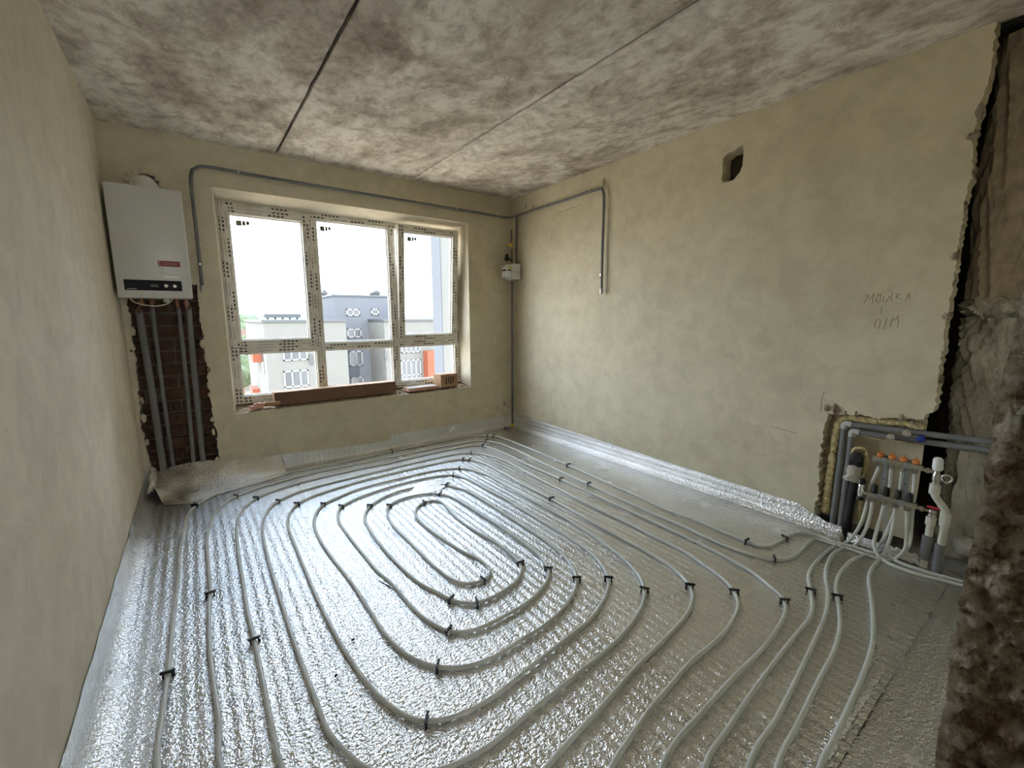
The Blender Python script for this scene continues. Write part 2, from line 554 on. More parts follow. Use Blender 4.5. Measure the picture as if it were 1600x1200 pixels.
# smooth plaster linings of the window opening
def lining(a, b, c, d):
    n = (Vector(b)-Vector(a)).cross(Vector(d)-Vector(a)).normalized()*0.004
    vs = [Vector(q) for q in (a, b, c, d)]
    MB().add(vs+[q-n for q in vs], [(0, 1, 2, 3), (7, 6, 5, 4), (0, 4, 5, 1), (1, 5, 6, 2), (2, 6, 7, 3), (3, 7, 4, 0)]).build('reveal', 'plaster_reveal', far)
fa, fb = YF+0.001, YF+0.196
lining((WX0, fa, WZ0), (0.266, fb, 0.60), (0.266, fb, 2.314), (WX0, fa, WZ1))
lining((WX1, fa, WZ1), (2.518, fb, 2.314), (2.518, fb, 0.60), (WX1, fa, WZ0))
lining((WX0, fa, WZ1), (0.266, fb, 2.314), (2.518, fb, 2.314), (WX1, fa, WZ1))
MB().grid(140, 16, lambda u, v: Vector((WX0+(WX1-WX0)*u, YF+0.004*noise.noise(Vector((u*60, 0, 0)))+0.29*v,
     WZ0-0.004+0.05*v+0.006*noise.fractal(Vector((u*40, v*5, 1)), 1, 2, 3)+0.012*max(0, noise.noise(Vector((u*23, v*4, 6))))*v))).build('sill_screed', 'sill_dirt', far, True)
MB().grid(140, 2, lambda u, v: Vector((WX0+(WX1-WX0)*u, YF+0.001-0.0005*v, WZ0-0.03*v+0.003*noise.noise(Vector((u*60, v, 0)))))).build('sill_edge', 'plaster', far)

# bricks showing in the chase
def ribbed_brick(w, h, hollow):
    mb = MB()
    if hollow:
        mb.box((0, 0.030, 0), (w, 0.05, h))
        k = max(2, int(w/0.034))
        for i in range(k):
            x = (i+0.15)*w/k
            mb.box((x, 0.0, 0.004), (x+0.42*w/k, 0.03, h-0.004))
    else:
        mb.box((0, 0, 0), (w, 0.05, h))
    return mb
z = 0.13
row = 0
rnd = random.Random(3)
while z < 1.56:
    x = -0.352 - (0.0 if row % 2 else 0.125)
    while x < 0.085:
        w = 0.115 if rnd.random() < 0.35 else 0.235
        x0, x1 = max(x, -0.35), min(x+w, 0.084)
        if x1-x0 > 0.03:
            mb = ribbed_brick(x1-x0, 0.084, rnd.random() < 0.72)
            dy = rnd.uniform(-0.006, 0.008)
            mb.v = [q+Vector((x0, YF+0.048+dy, z)) for q in mb.v]
            mb.build('brick', 'brick', far)
        x += w+0.012
    z += 0.098
    row += 1
# broken lump edge of the chase
for k in range(26):
    side = k % 2
    zz = 0.2+1.35*(k//2)/13+rnd.uniform(-0.03, 0.03)
    xx = (-0.352 if side == 0 else 0.083)+rnd.uniform(-0.012, 0.012)
    MB().blob((xx, YF+0.012, zz), (0.009+0.010*rnd.random(), 0.014, 0.016+0.03*rnd.random()), k, 0.5, 1.8, 2).build('plaster_lump', 'plaster' if k % 3 else 'brick', far, True)

# right wall: ragged end, niche cut for the manifold, square vent hole
end_edge = jag([(0.478, H+0.03), (0.470, 2.55), (0.492, 2.30), (0.488, 2.0), (0.496, 1.6), (0.494, 1.2), (0.500, 0.84)], 0.016, 0.010, 5.0)
niche_edge = jag([(0.500, 0.84), (0.530, 0.795), (0.70, 0.775), (0.86, 0.765), (0.975, 0.755), (0.985, 0.50), (0.975, 0.25), (0.985, -0.005)], 0.014, 0.012, 8.0)
vent = [(1.757, 2.42), (1.752, 2.46), (1.720, 2.483), (1.680, 2.482), (1.652, 2.500), (1.618, 2.507), (1.612, 2.44), (1.614, 2.37), (1.630, 2.33),
        (1.668, 2.293), (1.70, 2.290), (1.745, 2.292), (1.757, 2.315), (1.752, 2.36)]
outline = [(YF+0.06, -0.005), (YF+0.06, H+0.03)] + end_edge + niche_edge + [(0.985, -0.005)]
rw_fn = lambda u, v, w: Vector((XR+w, u, v))
rwall = struct(plate(outline, [vent], 0.11, rw_fn).build('wall_right', 'plaster'))
MB().box((XR+0.11, 1.2, -0.01), (XR+0.3, YF+0.3, H+0.03)).build('masonry', 'dark_masonry', rwall)
# niche back plate: uneven plaster over brick
def nb(u, v):
    y, zz = 0.53+0.50*u, 0.06+0.72*v
    return Vector((XR+0.105+0.008*noise.fractal(Vector((y*9, zz*9, 2)), 1, 2, 4), y, zz))
MB().grid(40, 50, nb).build('niche_back', 'plaster', rwall, True)
for k in range(34):                        # crumbled lumps round the niche and down the broken wall end
    if k < 14:
        p = (XR+rnd.uniform(0.01, 0.05), 0.982+rnd.uniform(-0.010, 0.022), 0.10+0.66*k/13)
    elif k < 24:
        p = (XR+rnd.uniform(0.0, 0.04), 0.52+0.46*(k-14)/9, 0.782+rnd.uniform(-0.012, 0.016))
    else:
        p = (XR+rnd.uniform(0.0, 0.05), 0.492+rnd.uniform(-0.006, 0.012), 0.86+1.5*(k-24)/9+rnd.uniform(-0.06, 0.06))
    s = rnd.uniform(0.010, 0.026)
    MB().blob(p, (s, s*rnd.uniform(0.6, 1.0), s*rnd.uniform(0.8, 1.7)), k+50, 0.55, 1.9, 2).build('plaster_lump', 'rough_masonry', rwall, True)
# pencil writing
def stroke(mb, pts, r=0.0016):
    mb.sweep([Vector((XR-0.0006, *q)) for q in pts], r, 5)
def write(name, strokes, x_px, label):
    mb = MB()
    for s in strokes:
        mb_pts = [at(1320+q[0]*0.075, 440+q[1]*0.075, 0, XR) for q in s]
        mb.sweep([p+Vector((-0.0006, 0, 0)) for p in mb_pts], 0.0011, 5)
    return tag(mb.build(name, 'pencil', rwall), label)
write('pencil_word', [
    [(385, 480), (430, 400), (465, 270), (500, 330), (520, 350), (570, 310), (610, 240), (590, 330), (570, 460)],
    [(740, 250), (700, 270), (655, 360), (660, 420), (700, 435), (735, 400), (750, 320), (735, 255)],
    [(815, 300), (800, 380), (815, 430), (850, 430), (905, 350), (925, 300)],
    [(905, 170), (955, 180)],
    [(1000, 220), (975, 270), (960, 340), (985, 395)],
    [(1085, 240), (1075, 310), (1065, 370)], [(1165, 240), (1085, 320), (1190, 365)],
    [(1260, 400), (1300, 300), (1340, 225), (1345, 300), (1350, 375)], [(1285, 320), (1350, 315)]], 0, 'pencilled word МОЙКА')
write('pencil_note', [
    [(620, 955), (640, 860), (655, 775), (740, 800), (735, 860), (700, 990)],
    [(885, 750), (850, 860), (815, 990)],
    [(945, 930), (970, 830), (1000, 760), (1050, 810), (1110, 700), (1115, 800), (1105, 950)], [(770, 530), (760, 660)]], 0, 'pencilled note П/М')
for a_, b_ in (((1288, 612), (1283, 645)), ((1205, 667), (1245, 678)), ((868, 336), (908, 320))):
    mb = MB()
    pa, pb = at(*a_, 0, XR), at(*b_, 0, XR)
    mb.tube([pa, pa.lerp(pb, 0.5)+Vector((0, 0.008, 0.006)), pb], 0.0016, 5)
    mb.build('crack', 'pencil', rwall)

# service shaft and the rear of the flat
shaft = struct(MB().box((XB, -0.3, -0.01), (XB+0.15, 1.35, H+0.03)).build('wall_shaft', 'dark_masonry'))
MB().box((XR+0.11, 1.2, -0.01), (XB, 1.35, H+0.03)).build('cheek', 'dark_masonry', shaft)
JX = 0.90
part = struct(MB().box((JX+0.035, -0.20, -0.01), (XB, 0.070, H+0.03)).build('wall_partition', 'plaster'))
def jamb(u, v):
    # u runs from the far face round the broken corner to the rear of the wall
    zz = -0.005+2.70*v
    s = u*0.42
    ye = 0.082-0.006*max(0, (zz-0.95))*2+0.010*noise.noise(Vector((zz*7, 1, 0)))+0.004*noise.noise(Vector((zz*31, 4, 0)))
    if s < 0.12:
        p = Vector((JX+0.12-s, ye, zz))
        return p
    d = s-0.12
    k = min(1, d/0.02)
    dx = k*(0.030*abs(noise.noise(Vector((d*13, zz*10, 3))))+0.034*abs(noise.noise(Vector((d*27+4, zz*21, 5))))+0.022*noise.fractal(Vector((d*50, zz*42, 8)), 0.7, 2.2, 5)-0.012)
    return Vector((JX+dx+0.012*k*min(1, d/0.1), ye-d, zz))
tag(MB().grid(190, 900, jamb).build('broken_jamb', 'rough_masonry', part, True), 'broken brown masonry edge of the opening')
struct(plate(rect(XL-0.2, XB, -0.01, H+0.03), [rect(0.10, 0.85, 1.10, 1.95)], 0.2, lambda u, v, w: Vector((u, REAR_Y-w, v))).build('wall_back', 'plaster'))  # unseen window opening, added so soft sky light reaches boiler and far wall
struct(MB().box((XR, REAR_Y, -0.01), (XR+0.2, -0.2, H+0.03)).build('wall_rear_right', 'plaster'))

# ------------------------------------------------------------------ foil underlay
FT = {'left': lambda y: 0.150+0.020*max(0, 3.4-y)+0.012*noise.noise(Vector((y*7, 2, 0)))+0.004*noise.noise(Vector((y*40, 2, 0))),
      'right': lambda y: 0.120+0.018*(y-0.9)+0.003*noise.noise(Vector((y*30, 5, 0))),
      'far': lambda x: (0.175-0.075*min(1, max(0, (x-0.05)/1.2)) if x < 1.565 else 0.150)+0.004*noise.noise(Vector((x*25, 9, 0)))}
def foil_h(x, y):
    return (0.0022*math.sin(2*PI*x/0.047+1.5*noise.noise(Vector((x*3, y*0.7, 0))))*(0.6+0.4*noise.noise(Vector((x*2, y*1.3, 5))))
            + 0.0028*noise.noise(Vector((x*2.1, y*1.1, 7))) + 0.0008*noise.noise(Vector((x*11, y*9, 2))))
def fold(s, w, R, top):
    """s metres along the sheet past the start of the bend at distance R from the wall w -> (advance, height)"""
    q = R*PI/2
    if s <= 0:
        return s, 0.0
    if s < q:
        a = s/R
        return R*math.sin(a), R*(1-math.cos(a))
    return R, R+(s-q)
def sheet(x0, x1, y0, y1, nx, ny, left=False, right=False, far=False, R=0.06, RF=0.035):
    def fn(u, v):
        # lay out along x
        y = y0+(y1-y0)*v
        zz = 0.0
        if left:
            top = FT['left'](y)
            L = (x1-(XL+R)) + R*PI/2 + max(0.0, top-R)
            s = L*u - (x1-(XL+R))
            adv, zx = fold(s, XL, R, top)
            x = XL+R-adv+0.003
            zz = zx
        elif right:
            top = FT['right'](y) if y > 0.80 else 0.0
            if y > 0.80:
                k = min(1, (y-0.80)/0.25)
                top = R*0.4+(top-R*0.4)*k
                L = (XR-R-x0) + R*PI/2 + max(0.0, top-R)
                s = L*u - (XR-R-x0)
                adv, zx = fold(s, XR, R, top)
                x = XR-R+adv-0.003
                zz = zx
            else:
                x = x0+(XR-0.004-x0)*u
        else:
            x = x0+(x1-x0)*u
        hh = foil_h(x, y)
        if far:
            top = FT['far'](x)
            L = (YF-RF-y0) + RF*PI/2 + max(0, top-RF)
            s = L*v - (YF-RF-y0)
            adv, zf = fold(s, YF, RF, top)
            y = YF-RF+adv-0.003
            wv = 0.0
            if zf > RF:
                y -= 0.0014*(1+math.sin(2*PI*x/0.047))
            zz = max(zz, zf)
            hh = foil_h(x, y) if zf < 0.004 else 0.0
        if zz > 0.004:
            hh = 0.0
            if left:
                x += 0.004*abs(noise.noise(Vector((y*6, zz*20, 1))))
            if right:
                x -= 0.004*abs(noise.noise(Vector((y*5, zz*30, 1))))+0.0018*(1+math.sin(zz*2*PI/0.045))
        return Vector((x, y, zz+hh))
    return MB().grid(nx, ny, fn)
SY = 0.33
sA = sheet(XL, 0.722, SY, YF, 260, 200, left=True, far=True, R=0.09).build('foil_sheet', 'foil', None, True, (0.2, 2.3, 0))
sB = sheet(0.720, 1.935, SY, YF, 300, 200, far=True).build('foil_sheet', 'foil', None, True, (1.3, 2.3, 0))
sC = sheet(1.930, XR, SY, YF, 320, 220, right=True, far=True).build('foil_sheet', 'foil', None, True, (2.5, 2.3, 0))
for o, l in ((sA, 'silver foil underlay sheet turned up against the left wall under the boiler'),
             (sB, 'silver foil underlay sheet under the middle of the pipe spiral'),
             (sC, 'silver foil underlay sheet turned up along the right wall with the pencil writing')):
    tag(o, l, 'underlay', 'foil underlay sheets on the floor')
def doorway(u, v):
    x = 0.2+(XR-0.21)*u
    y0 = -0.9 if x < 0.88 else 0.10
    y2 = y = y0+(0.37-y0)*v
    z = -0.0045+0.0015*noise.noise(Vector((x*8, y*14, 3)))+0.0008*math.sin(y*2*PI/0.05+noise.noise(Vector((x*3, y, 0))))
    return Vector((x, y2, z))
sD = MB().grid(150, 120, doorway).build('foil_sheet', 'foil', None, True, (1.6, -0.2, -0.005))
tag(sD, 'rippled foil underlay strip in the opening beside the broken wall edge', 'underlay', 'foil underlay sheets on the floor')
# lifted lip where the sheets meet in the opening
MB().grid(90, 8, lambda u, v: Vector((1.25+0.8*u, SY+0.02+0.035*v+0.006*noise.noise(Vector((u*14, v, 0))), 0.001+0.011*math.sin(PI*v)*(0.6+0.5*noise.noise(Vector((u*9, 0, 4))))))).build('lip', 'foil', sC, True)
# sagging fold of foil in the corner below the boiler
def bag(u, v):
    foot = [flo(258, 790, 0), flo(300, 788, 0), flo(345, 772, 0), flo(395, 758, 0), flo(450, 742, 0)]
    topp = [Vector((-0.375, YF-0.01, 0.155)), Vector((-0.22, YF-0.012, 0.195)), Vector((-0.03, YF-0.012, 0.205)), Vector((0.22, YF-0.012, 0.165)), Vector((0.55, YF-0.012, 0.13))]
    k = min(3, int(u*4))
    w = u*4-k
    a, b = foot[k].lerp(foot[k+1], w), topp[k].lerp(topp[k+1], w)
    p = a.lerp(b, v)
    p.z = b.z*v**1.7 + 0.035*math.sin(PI*v)*(1-u)*(0.5+noise.noise(Vector((u*4, v*3, 2)))) + 0.003
    p.y -= 0.035*math.sin(PI*v)*(1-u)*(0.4+noise.noise(Vector((u*7, v*2, 6))))
    return p
tag(MB().grid(70, 30, bag).build('foil_fold', 'foil', sA, True), 'slack fold of foil sagging in the corner')
def sleeve(u, v):
    a = flo(232, 785, 0).lerp(Vector((-0.36, YF-0.02, 0.175)), u)
    ang = PI*v
    r = 0.045*(1-0.3*u)
    p = a+Vector((0.05-r*2*v*0.8, 0, 0.02+r*math.sin(ang)*(1.1+0.4*noise.noise(Vector((u*5, v*4, 0))))))
    p.x = max(p.x, XL+0.006)
    return p
tag(MB().grid(26, 14, sleeve).build('foil_crease', 'foil', sA, True), 'crumpled crease of foil by the left wall')
# torn flaps
def flap(c, e1, e2, lift, seed):
    def fn(u, v):
        p = c+e1*u+e2*v
        p.z = 0.003+lift*(v**1.4)*(1-0.5*abs(u-0.45))+0.003*noise.noise(Vector((u*5, v*5, seed)))
        return p
    return MB().grid(14, 8, fn)
c0, c1, c2 = flo(632, 778, 0), flo(690, 766, 0), flo(668, 748, 0)
flap(c0, c1-c0, (c2-c0)*0.55, 0.035, 1).build('torn_flap', 'foil', sB, True)
c0, c1, c2 = flo(596, 897, 0), flo(622, 912, 0), flo(588, 912, 0)
flap(c0, c1-c0, (c2-c0)*0.7, 0.005, 2).build('torn_flap', 'foil', sA, True)

# ------------------------------------------------------------------ heating pipes
RP = 0.0086
def fpath(px):
    return [flo(*q) for q in px]
s1_top = [(1040, 795), (990, 772), (960, 759), (888, 727), (840, 706), (800, 690), (790, 686.5), (781, 683), (772, 681), (762, 680.5), (740, 681), (720, 684), (660, 696), (612, 705),
          (540, 721), (490, 731), (440, 741), (400, 751), (364, 761), (332, 775), (310, 787), (300, 796), (291, 812), (286, 835), (281, 867), (280, 892), (277, 922), (271, 965), (263, 1048), (255, 1107), (245.5, 1198)]
s3 = [(1035, 1197), (1052, 1165), (1095, 1115), (1145, 1060), (1190, 1015), (1215, 982), (1227, 957), (1226, 940), (1218, 928), (1205, 917), (1180, 897), (1145, 876), (1095, 850), (1045, 826), (990, 801),
      (960, 787), (877, 749), (820, 724), (800, 713.5), (770, 701), (755, 696.5), (740, 696), (710, 700.5), (660, 711.5), (620, 721), (560, 733), (490, 749), (460, 757), (420, 770), (400, 779), (390, 786), (380, 795), (373, 808),
      (370, 822), (372, 860), (380, 910), (387, 957), (394, 985), (410, 1060), (424, 1130), (440, 1197)]
s5 = [(857, 1195), (897, 1150), (935, 1110), (997, 1040), (1045, 992), (1072, 962), (1082, 940), (1080, 920), (1070, 905), (1052, 888), (1020, 867), (965, 837), (915, 810), (862, 779.5), (820, 758), (790, 742), (760, 726),
      (738, 719), (724, 718), (710, 719), (660, 729), (620, 738), (560, 753), (540, 759), (510, 768), (480, 779), (464, 788), (455, 798), (450, 810), (450, 822), (462, 855), (480, 898), (505, 955), (542, 1022), (580, 1075), (612, 1105),
      (642, 1122), (667, 1127), (705, 1121), (760, 1096)]
s7 = [(835, 1037), (885, 998), (920, 970), (935, 952), (949, 925), (951, 905), (940, 882), (915, 857), (865, 825), (815, 795), (790, 779), (760, 764), (740, 753), (720, 745), (708, 743), (690, 743.5), (640, 753), (600, 764), (560, 778), (545, 785), (533, 792),
      (528, 803), (530, 816), (545, 838), (572, 872), (592, 895), (610, 910), (625, 927), (640, 945), (655, 960), (680, 977), (701, 986), (730, 987), (755, 979), (780, 967), (820, 944), (842, 925)]
s9 = [(856, 905), (857, 890), (851, 878), (840, 865), (815, 846), (780, 822), (750, 803), (720, 784), (705, 776.5), (688, 772.5), (670, 772), (650, 774), (620, 783), (608, 791), (605, 800), (609, 813), (620, 828), (640, 847), (670, 877), (687, 892), (705, 905),
      (720, 911), (735, 912), (755, 907), (762, 902), (766, 894), (761, 884), (750, 875), (720, 860), (680, 834), (660, 818), (651, 808), (649, 801), (653, 792), (663, 785.5), (675, 782.5), (688, 784), (696, 790), (705, 800), (720, 814), (740, 828), (770, 845), (790, 859),
      (805, 872), (813, 881), (815, 890), (810, 904), (795, 918), (770, 933), (745, 942), (725, 942), (705, 937), (680, 924), (660, 914)]
s8 = [(630, 890), (595, 852), (577, 827), (570, 812), (571, 802), (578, 791), (590, 783), (600, 777), (630, 766), (660, 760), (680, 757.5), (698, 758), (712, 762), (730, 767), (760, 784), (800, 810), (815, 820), (850, 843), (880, 867), (895, 887), (901, 905), (897, 925),
      (880, 951), (847, 980), (810, 1002), (780, 1022)]
s6 = [(730, 1041), (684, 1042), (642, 1027), (605, 995), (577, 953), (550, 912), (522, 876), (502, 847), (491, 822), (492, 807), (497, 797), (505, 788.5), (520, 781), (560, 764.5), (620, 749), (660, 739.5), (690, 734), (718, 732), (735, 734), (760, 742), (790, 758), (820, 775), (850, 791),
      (890, 813), (940, 846), (977, 875), (1000, 902), (1007, 922), (1005, 942), (995, 962), (965, 1000), (910, 1047), (835, 1107), (760, 1168), (705, 1197)]
s4 = [(567, 1197), (537, 1172), (512, 1142), (492, 1090), (480, 1060), (457, 995), (440, 942), (422, 885), (412, 842), (410, 818), (414, 806), (422, 793), (432, 785), (460, 771), (500, 759), (540, 749), (600, 734.5), (660, 720.5), (710, 710), (736, 708), (755, 710), (790, 720), (800, 725), (820, 736), (870, 762), (924, 790),
      (990, 821), (1020, 837), (1070, 862), (1107, 887), (1132, 906), (1147, 925), (1154, 944), (1145, 970), (1120, 1000), (1082, 1032), (1040, 1080), (1022, 1100), (990, 1145), (957, 1195)]
s2 = [(345, 1197), (342, 1130), (335, 1072), (328, 1013), (327, 955), (329, 925), (325, 872), (324, 842), (329, 819), (335, 803), (348, 790), (366, 777.5), (400, 764), (430, 755), (490, 739), (540, 728.5), (600, 716.5), (660, 704.5), (720, 692.5), (745, 689), (760, 689), (780, 693), (800, 700.5), (820, 709.5), (870, 734), (920, 756.5),
      (960, 775), (1020, 802), (1070, 823), (1132, 852), (1182, 869), (1210, 874), (1235, 872), (1252, 860), (1265, 847), (1275, 842), (1287, 845), (1302, 850), (1340, 862)]
s1_in = [(1340, 856), (1305, 847), (1285, 839), (1268, 834.5), (1250, 833), (1235, 837), (1215, 848), (1200, 854), (1185, 853), (1167, 846), (1140, 835), (1095, 816)]
def loop_out(a, b, dy):
    """run of the pipe outside the picture between two strands leaving it at the bottom"""
    A, B = flo(*a), flo(*b)
    m = (A+B)/2
    return A, B, m, dy
def bend(a, b, y):
    A, B = flo(*a), flo(*b)
    return [Vector((A.x+0.05*(B.x-A.x), (A.y+y)/2+0.05, 0.0095)), Vector((A.x+0.28*(B.x-A.x), y, 0.0095)), Vector((A.x+0.55*(B.x-A.x), y-0.01, 0.0095)), Vector((A.x+0.85*(B.x-A.x), (y+B.y)/2+0.02, 0.0095))]
def W(px, py, x):
    return at(px, py, 0, x)
end_h = [W(1429, 738, 3.100), W(1428, 760, 3.112), W(1426, 790, 3.124), W(1424, 825, 3.115), W(1421, 851, 3.08), flo(1406, 868, 0.014), flo(1385, 869, 0.011), flo(1362, 863)]
end_g = [W(1417, 797, 3.100), W(1417, 820, 3.100), W(1416, 840, 3.09), W(1413, 860, 3.06), flo(1398, 873, 0.014), flo(1380, 874, 0.011), flo(1360, 869)]
path = end_h + fpath(s1_in) + fpath(s1_top)
path += bend((245.5, 1198), (1035, 1197), 0.42) + fpath(s3)
A, B = flo(440, 1197), flo(857, 1195)
path += [Vector((A.x+0.06*(B.x-A.x), A.y-0.16, 0.0095)), Vector((A.x+0.35*(B.x-A.x), 0.80, 0.0095)), Vector((A.x+0.65*(B.x-A.x), 0.80, 0.0095))] + fpath(s5)
path += fpath(s7) + fpath(s9) + fpath(s8) + fpath(s6)
path += [flo(672, 1207), flo(640, 1216), flo(605, 1212)] + fpath(s4)
A, B = flo(957, 1195), flo(345, 1197)
path += [Vector((A.x-0.12*(A.x-B.x), A.y-0.05, 0.0095)), Vector((A.x-0.4*(A.x-B.x), 0.60, 0.0095)), Vector((A.x-0.7*(A.x-B.x), 0.62, 0.0095)), Vector((A.x-0.93*(A.x-B.x), B.y-0.22, 0.0095))] + fpath(s2)
path += list(reversed(end_g))
spiral = MB().tube(path, RP, 10, 0.022).build('heating_pipe', 'pex', None, True, (1.0, 1.8, 0))
tag(spiral, 'long white heating pipe laid in a double spiral over the foil floor', 'pipe', 'white floor heating pipes')

def rear_tail(p, q, x, y):
    """continue along the floor past the camera"""
    return [Vector((p.x+(p.x-q.x)*1.5, p.y+(p.y-q.y)*1.5, 0.0095)), Vector((x, y, 0.0095))]
feeders = []
F1 = [W(1374, 727, 3.10), W(1370, 738, 3.112), W(1362, 756, 3.125), W(1356, 780, 3.118), W(1350, 804, 3.09), W(1342, 824, 3.05)] + fpath([(1325, 846), (1305, 853), (1280, 873), (1264, 897), (1266, 920), (1270, 947), (1264, 967), (1245, 990), (1225, 1015), (1170, 1090), (1137, 1140), (1102, 1197)])
F2 = [W(1363, 783, 3.10), W(1361, 800, 3.095), W(1353, 826, 3.06)] + fpath([(1336, 852), (1313, 858), (1300, 868), (1292, 885), (1290, 902), (1294, 925), (1290, 960), (1270, 1007), (1245, 1060), (1215, 1120), (1170, 1197)])
F3 = [W(1410, 735, 3.10), W(1407, 755, 3.118), W(1404, 785, 3.125), W(1392, 815, 3.10), W(1384, 835, 3.06)] + fpath([(1368, 860), (1345, 869), (1330, 876), (1318, 888), (1309, 903), (1306, 919), (1311, 950), (1312, 982), (1302, 1020), (1280, 1062), (1245, 1135), (1215, 1197)])
F4 = [W(1399, 791, 3.10), W(1397, 812, 3.095), W(1391, 840, 3.06)] + fpath([(1381, 867), (1370, 879), (1361, 891), (1358, 905), (1361, 930), (1364, 962), (1363, 1007), (1349, 1052), (1326, 1105), (1300, 1161), (1281, 1199)])
R1 = [W(1381, 786, 3.10), W(1378, 802, 3.10), W(1370, 828, 3.08), W(1366, 850, 3.04)] + fpath([(1374, 871), (1388, 880), (1402, 886), (1420, 893), (1440, 899), (1470, 906), (1505, 915)]) + [Vector((3.07, 0.10, 0.0095))]
R2 = [W(1392, 732, 3.10), W(1391, 755, 3.118), W(1386, 790, 3.127), W(1383, 820, 3.12), W(1383, 842, 3.10)] + [flo(1390, 868, 0.016), flo(1400, 876, 0.012)] + fpath([(1415, 883), (1440, 891), (1470, 900), (1505, 909)]) + [Vector((3.10, 0.10, 0.0095))]
for P, end, lab in ((F1, (0.54, 0.32), 'white heating pipe leaving the manifold, nearest the pipe spiral'),
                    (F2, (0.63, 0.29), 'white heating pipe leaving the manifold, second from the pipe spiral'),
                    (F3, (0.71, 0.26), 'white heating pipe leaving the manifold, third from the pipe spiral'),
                    (F4, (0.79, 0.22), 'white heating pipe leaving the manifold, closest to the broken wall edge'),
                    (R1, None, 'white heating pipe running behind the broken wall edge, front one of the pair'),
                    (R2, None, 'white heating pipe running behind the broken wall edge, rear one of the pair')):
    if end:
        P = P+[Vector((end[0]+0.11, end[1], 0.0085)), Vector((end[0]+0.01, -0.08, 0.0085)), Vector((end[0], -0.4, 0.0085)), Vector((end[0]-0.04, -1.2, 0.0085))]
    tag(MB().tube(P, RP*1.02, 10, 0.02).build('heating_pipe', 'pex', None, True, (P[4].x, P[4].y, 0)), lab, 'pipe', 'white floor heating pipes')

# clips
samples = catmull(path, 0.02)
def clip_mesh():
    mb = MB()
    arc = [Vector((0.0125*math.cos(a), 0, 0.0085+0.0125*math.sin(a))) for a in [PI*k/8 for k in range(9)]]
    pts = [Vector((0.0125, 0, -0.006))] + arc + [Vector((-0.0125, 0, -0.006))]
    mb.sweep(pts, 0.0030, 6)
    mb.box((-0.020, -0.0035, 0.0165), (0.020, 0.0035, 0.0235))
    mb.box((0.010, -0.003, -0.002), (0.019, 0.003, 0.010))
    return mb
proto = None
CL = {'near the boiler': [(304, 792), (368, 776), (399, 778), (432, 784), (464, 788), (506, 788), (533, 792), (578, 791), (607, 791)],
      'in the corner below the gas meter': [(762, 680), (773, 681), (760, 689), (756, 696), (736, 708), (724, 718), (735, 718), (718, 732), (708, 743), (698, 758), (688, 772)],
      'toward the manifold': [(813, 882), (857, 891), (901, 906), (951, 904), (1006, 920), (1080, 918), (1147, 926), (1222, 938)],
      'on the side next to the pencil-marked wall': [(888, 727), (877, 749), (921, 756), (862, 779), (1167, 846), (1228, 841), (1210, 873)],
      'close to the camera on the left': [(262, 1054), (329, 929), (396, 1002)],
      'on the near bends of the inner loops': [(755, 907), (745, 942), (709, 937), (701, 986), (684, 1041), (668, 1126)],
      'at the far end of the innermost loop': [(665, 785)], 'on the outermost run along the far wall': [(612, 705)]}
def tangent_at(p, pts):
    i = min(range(len(pts)), key=lambda k: (pts[k]-p).length_squared)
    i = max(1, min(len(pts)-2, i))
    return pts[i], (pts[i+1]-pts[i-1])
def place_clip(p, d, label, grp):
    global proto
    if proto is None:
        mb = clip_mesh()
        proto = mb.build('pipe_clip', 'black_plastic', None, True, (0, 0, 0))
        o = proto
    else:
        o = proto.copy()
        COL.objects.link(o)
    o.scale = (1.2, 1.35, 1.08)
    o.location = (p.x, p.y, 0.0008)
    o.rotation_euler = (0, 0, math.atan2(d.y, d.x)+PI/2+random.uniform(-0.25, 0.25))
    tag(o, label, 'clip', grp)
ORD = ['first', 'second', 'third', 'fourth', 'fifth', 'sixth', 'seventh', 'eighth', 'ninth', 'tenth', 'eleventh']
SAY = {'near the boiler': ('black pipe clip on the boiler-side bends', 'from the left wall'), 'in the corner below the gas meter': ('black pipe clip in the gas meter corner', 'from the far wall'),
       'toward the manifold': ('black pipe clip on the manifold-side bends', 'from the spiral centre'), 'on the side next to the pencil-marked wall': ('black pipe clip on the runs beside the right wall', 'from the gas meter corner'),
       'close to the camera on the left': ('black pipe clip on the nearest left-hand runs', 'from the left wall'), 'on the near bends of the inner loops': ('black pipe clip on the near bends of the inner loops', 'from the spiral centre'),
       'at the far end of the innermost loop': ('lone black pipe clip at the far end of the innermost loop', ''), 'on the outermost run along the far wall': ('lone black pipe clip halfway along the outermost run under the window', '')}
for where, pts in CL.items():
    for qi, q in enumerate(pts):
        p, d = tangent_at(flo(*q), samples)
        place_clip(p, d, SAY[where][0]+(', '+ORD[qi]+' '+SAY[where][1] if SAY[where][1] else ''), 'pipe clips '+where)
for q, P, lab in (((1266, 922), F1, 'small black clip on the manifold pipe nearest the spiral'), ((1308, 932), F3, 'small black clip on the third manifold pipe from the spiral')):
    pts = catmull(P, 0.02)
    p, d = tangent_at(flo(*q), pts)
    place_clip(p, d, lab, 'pipe clips on the manifold pipes')

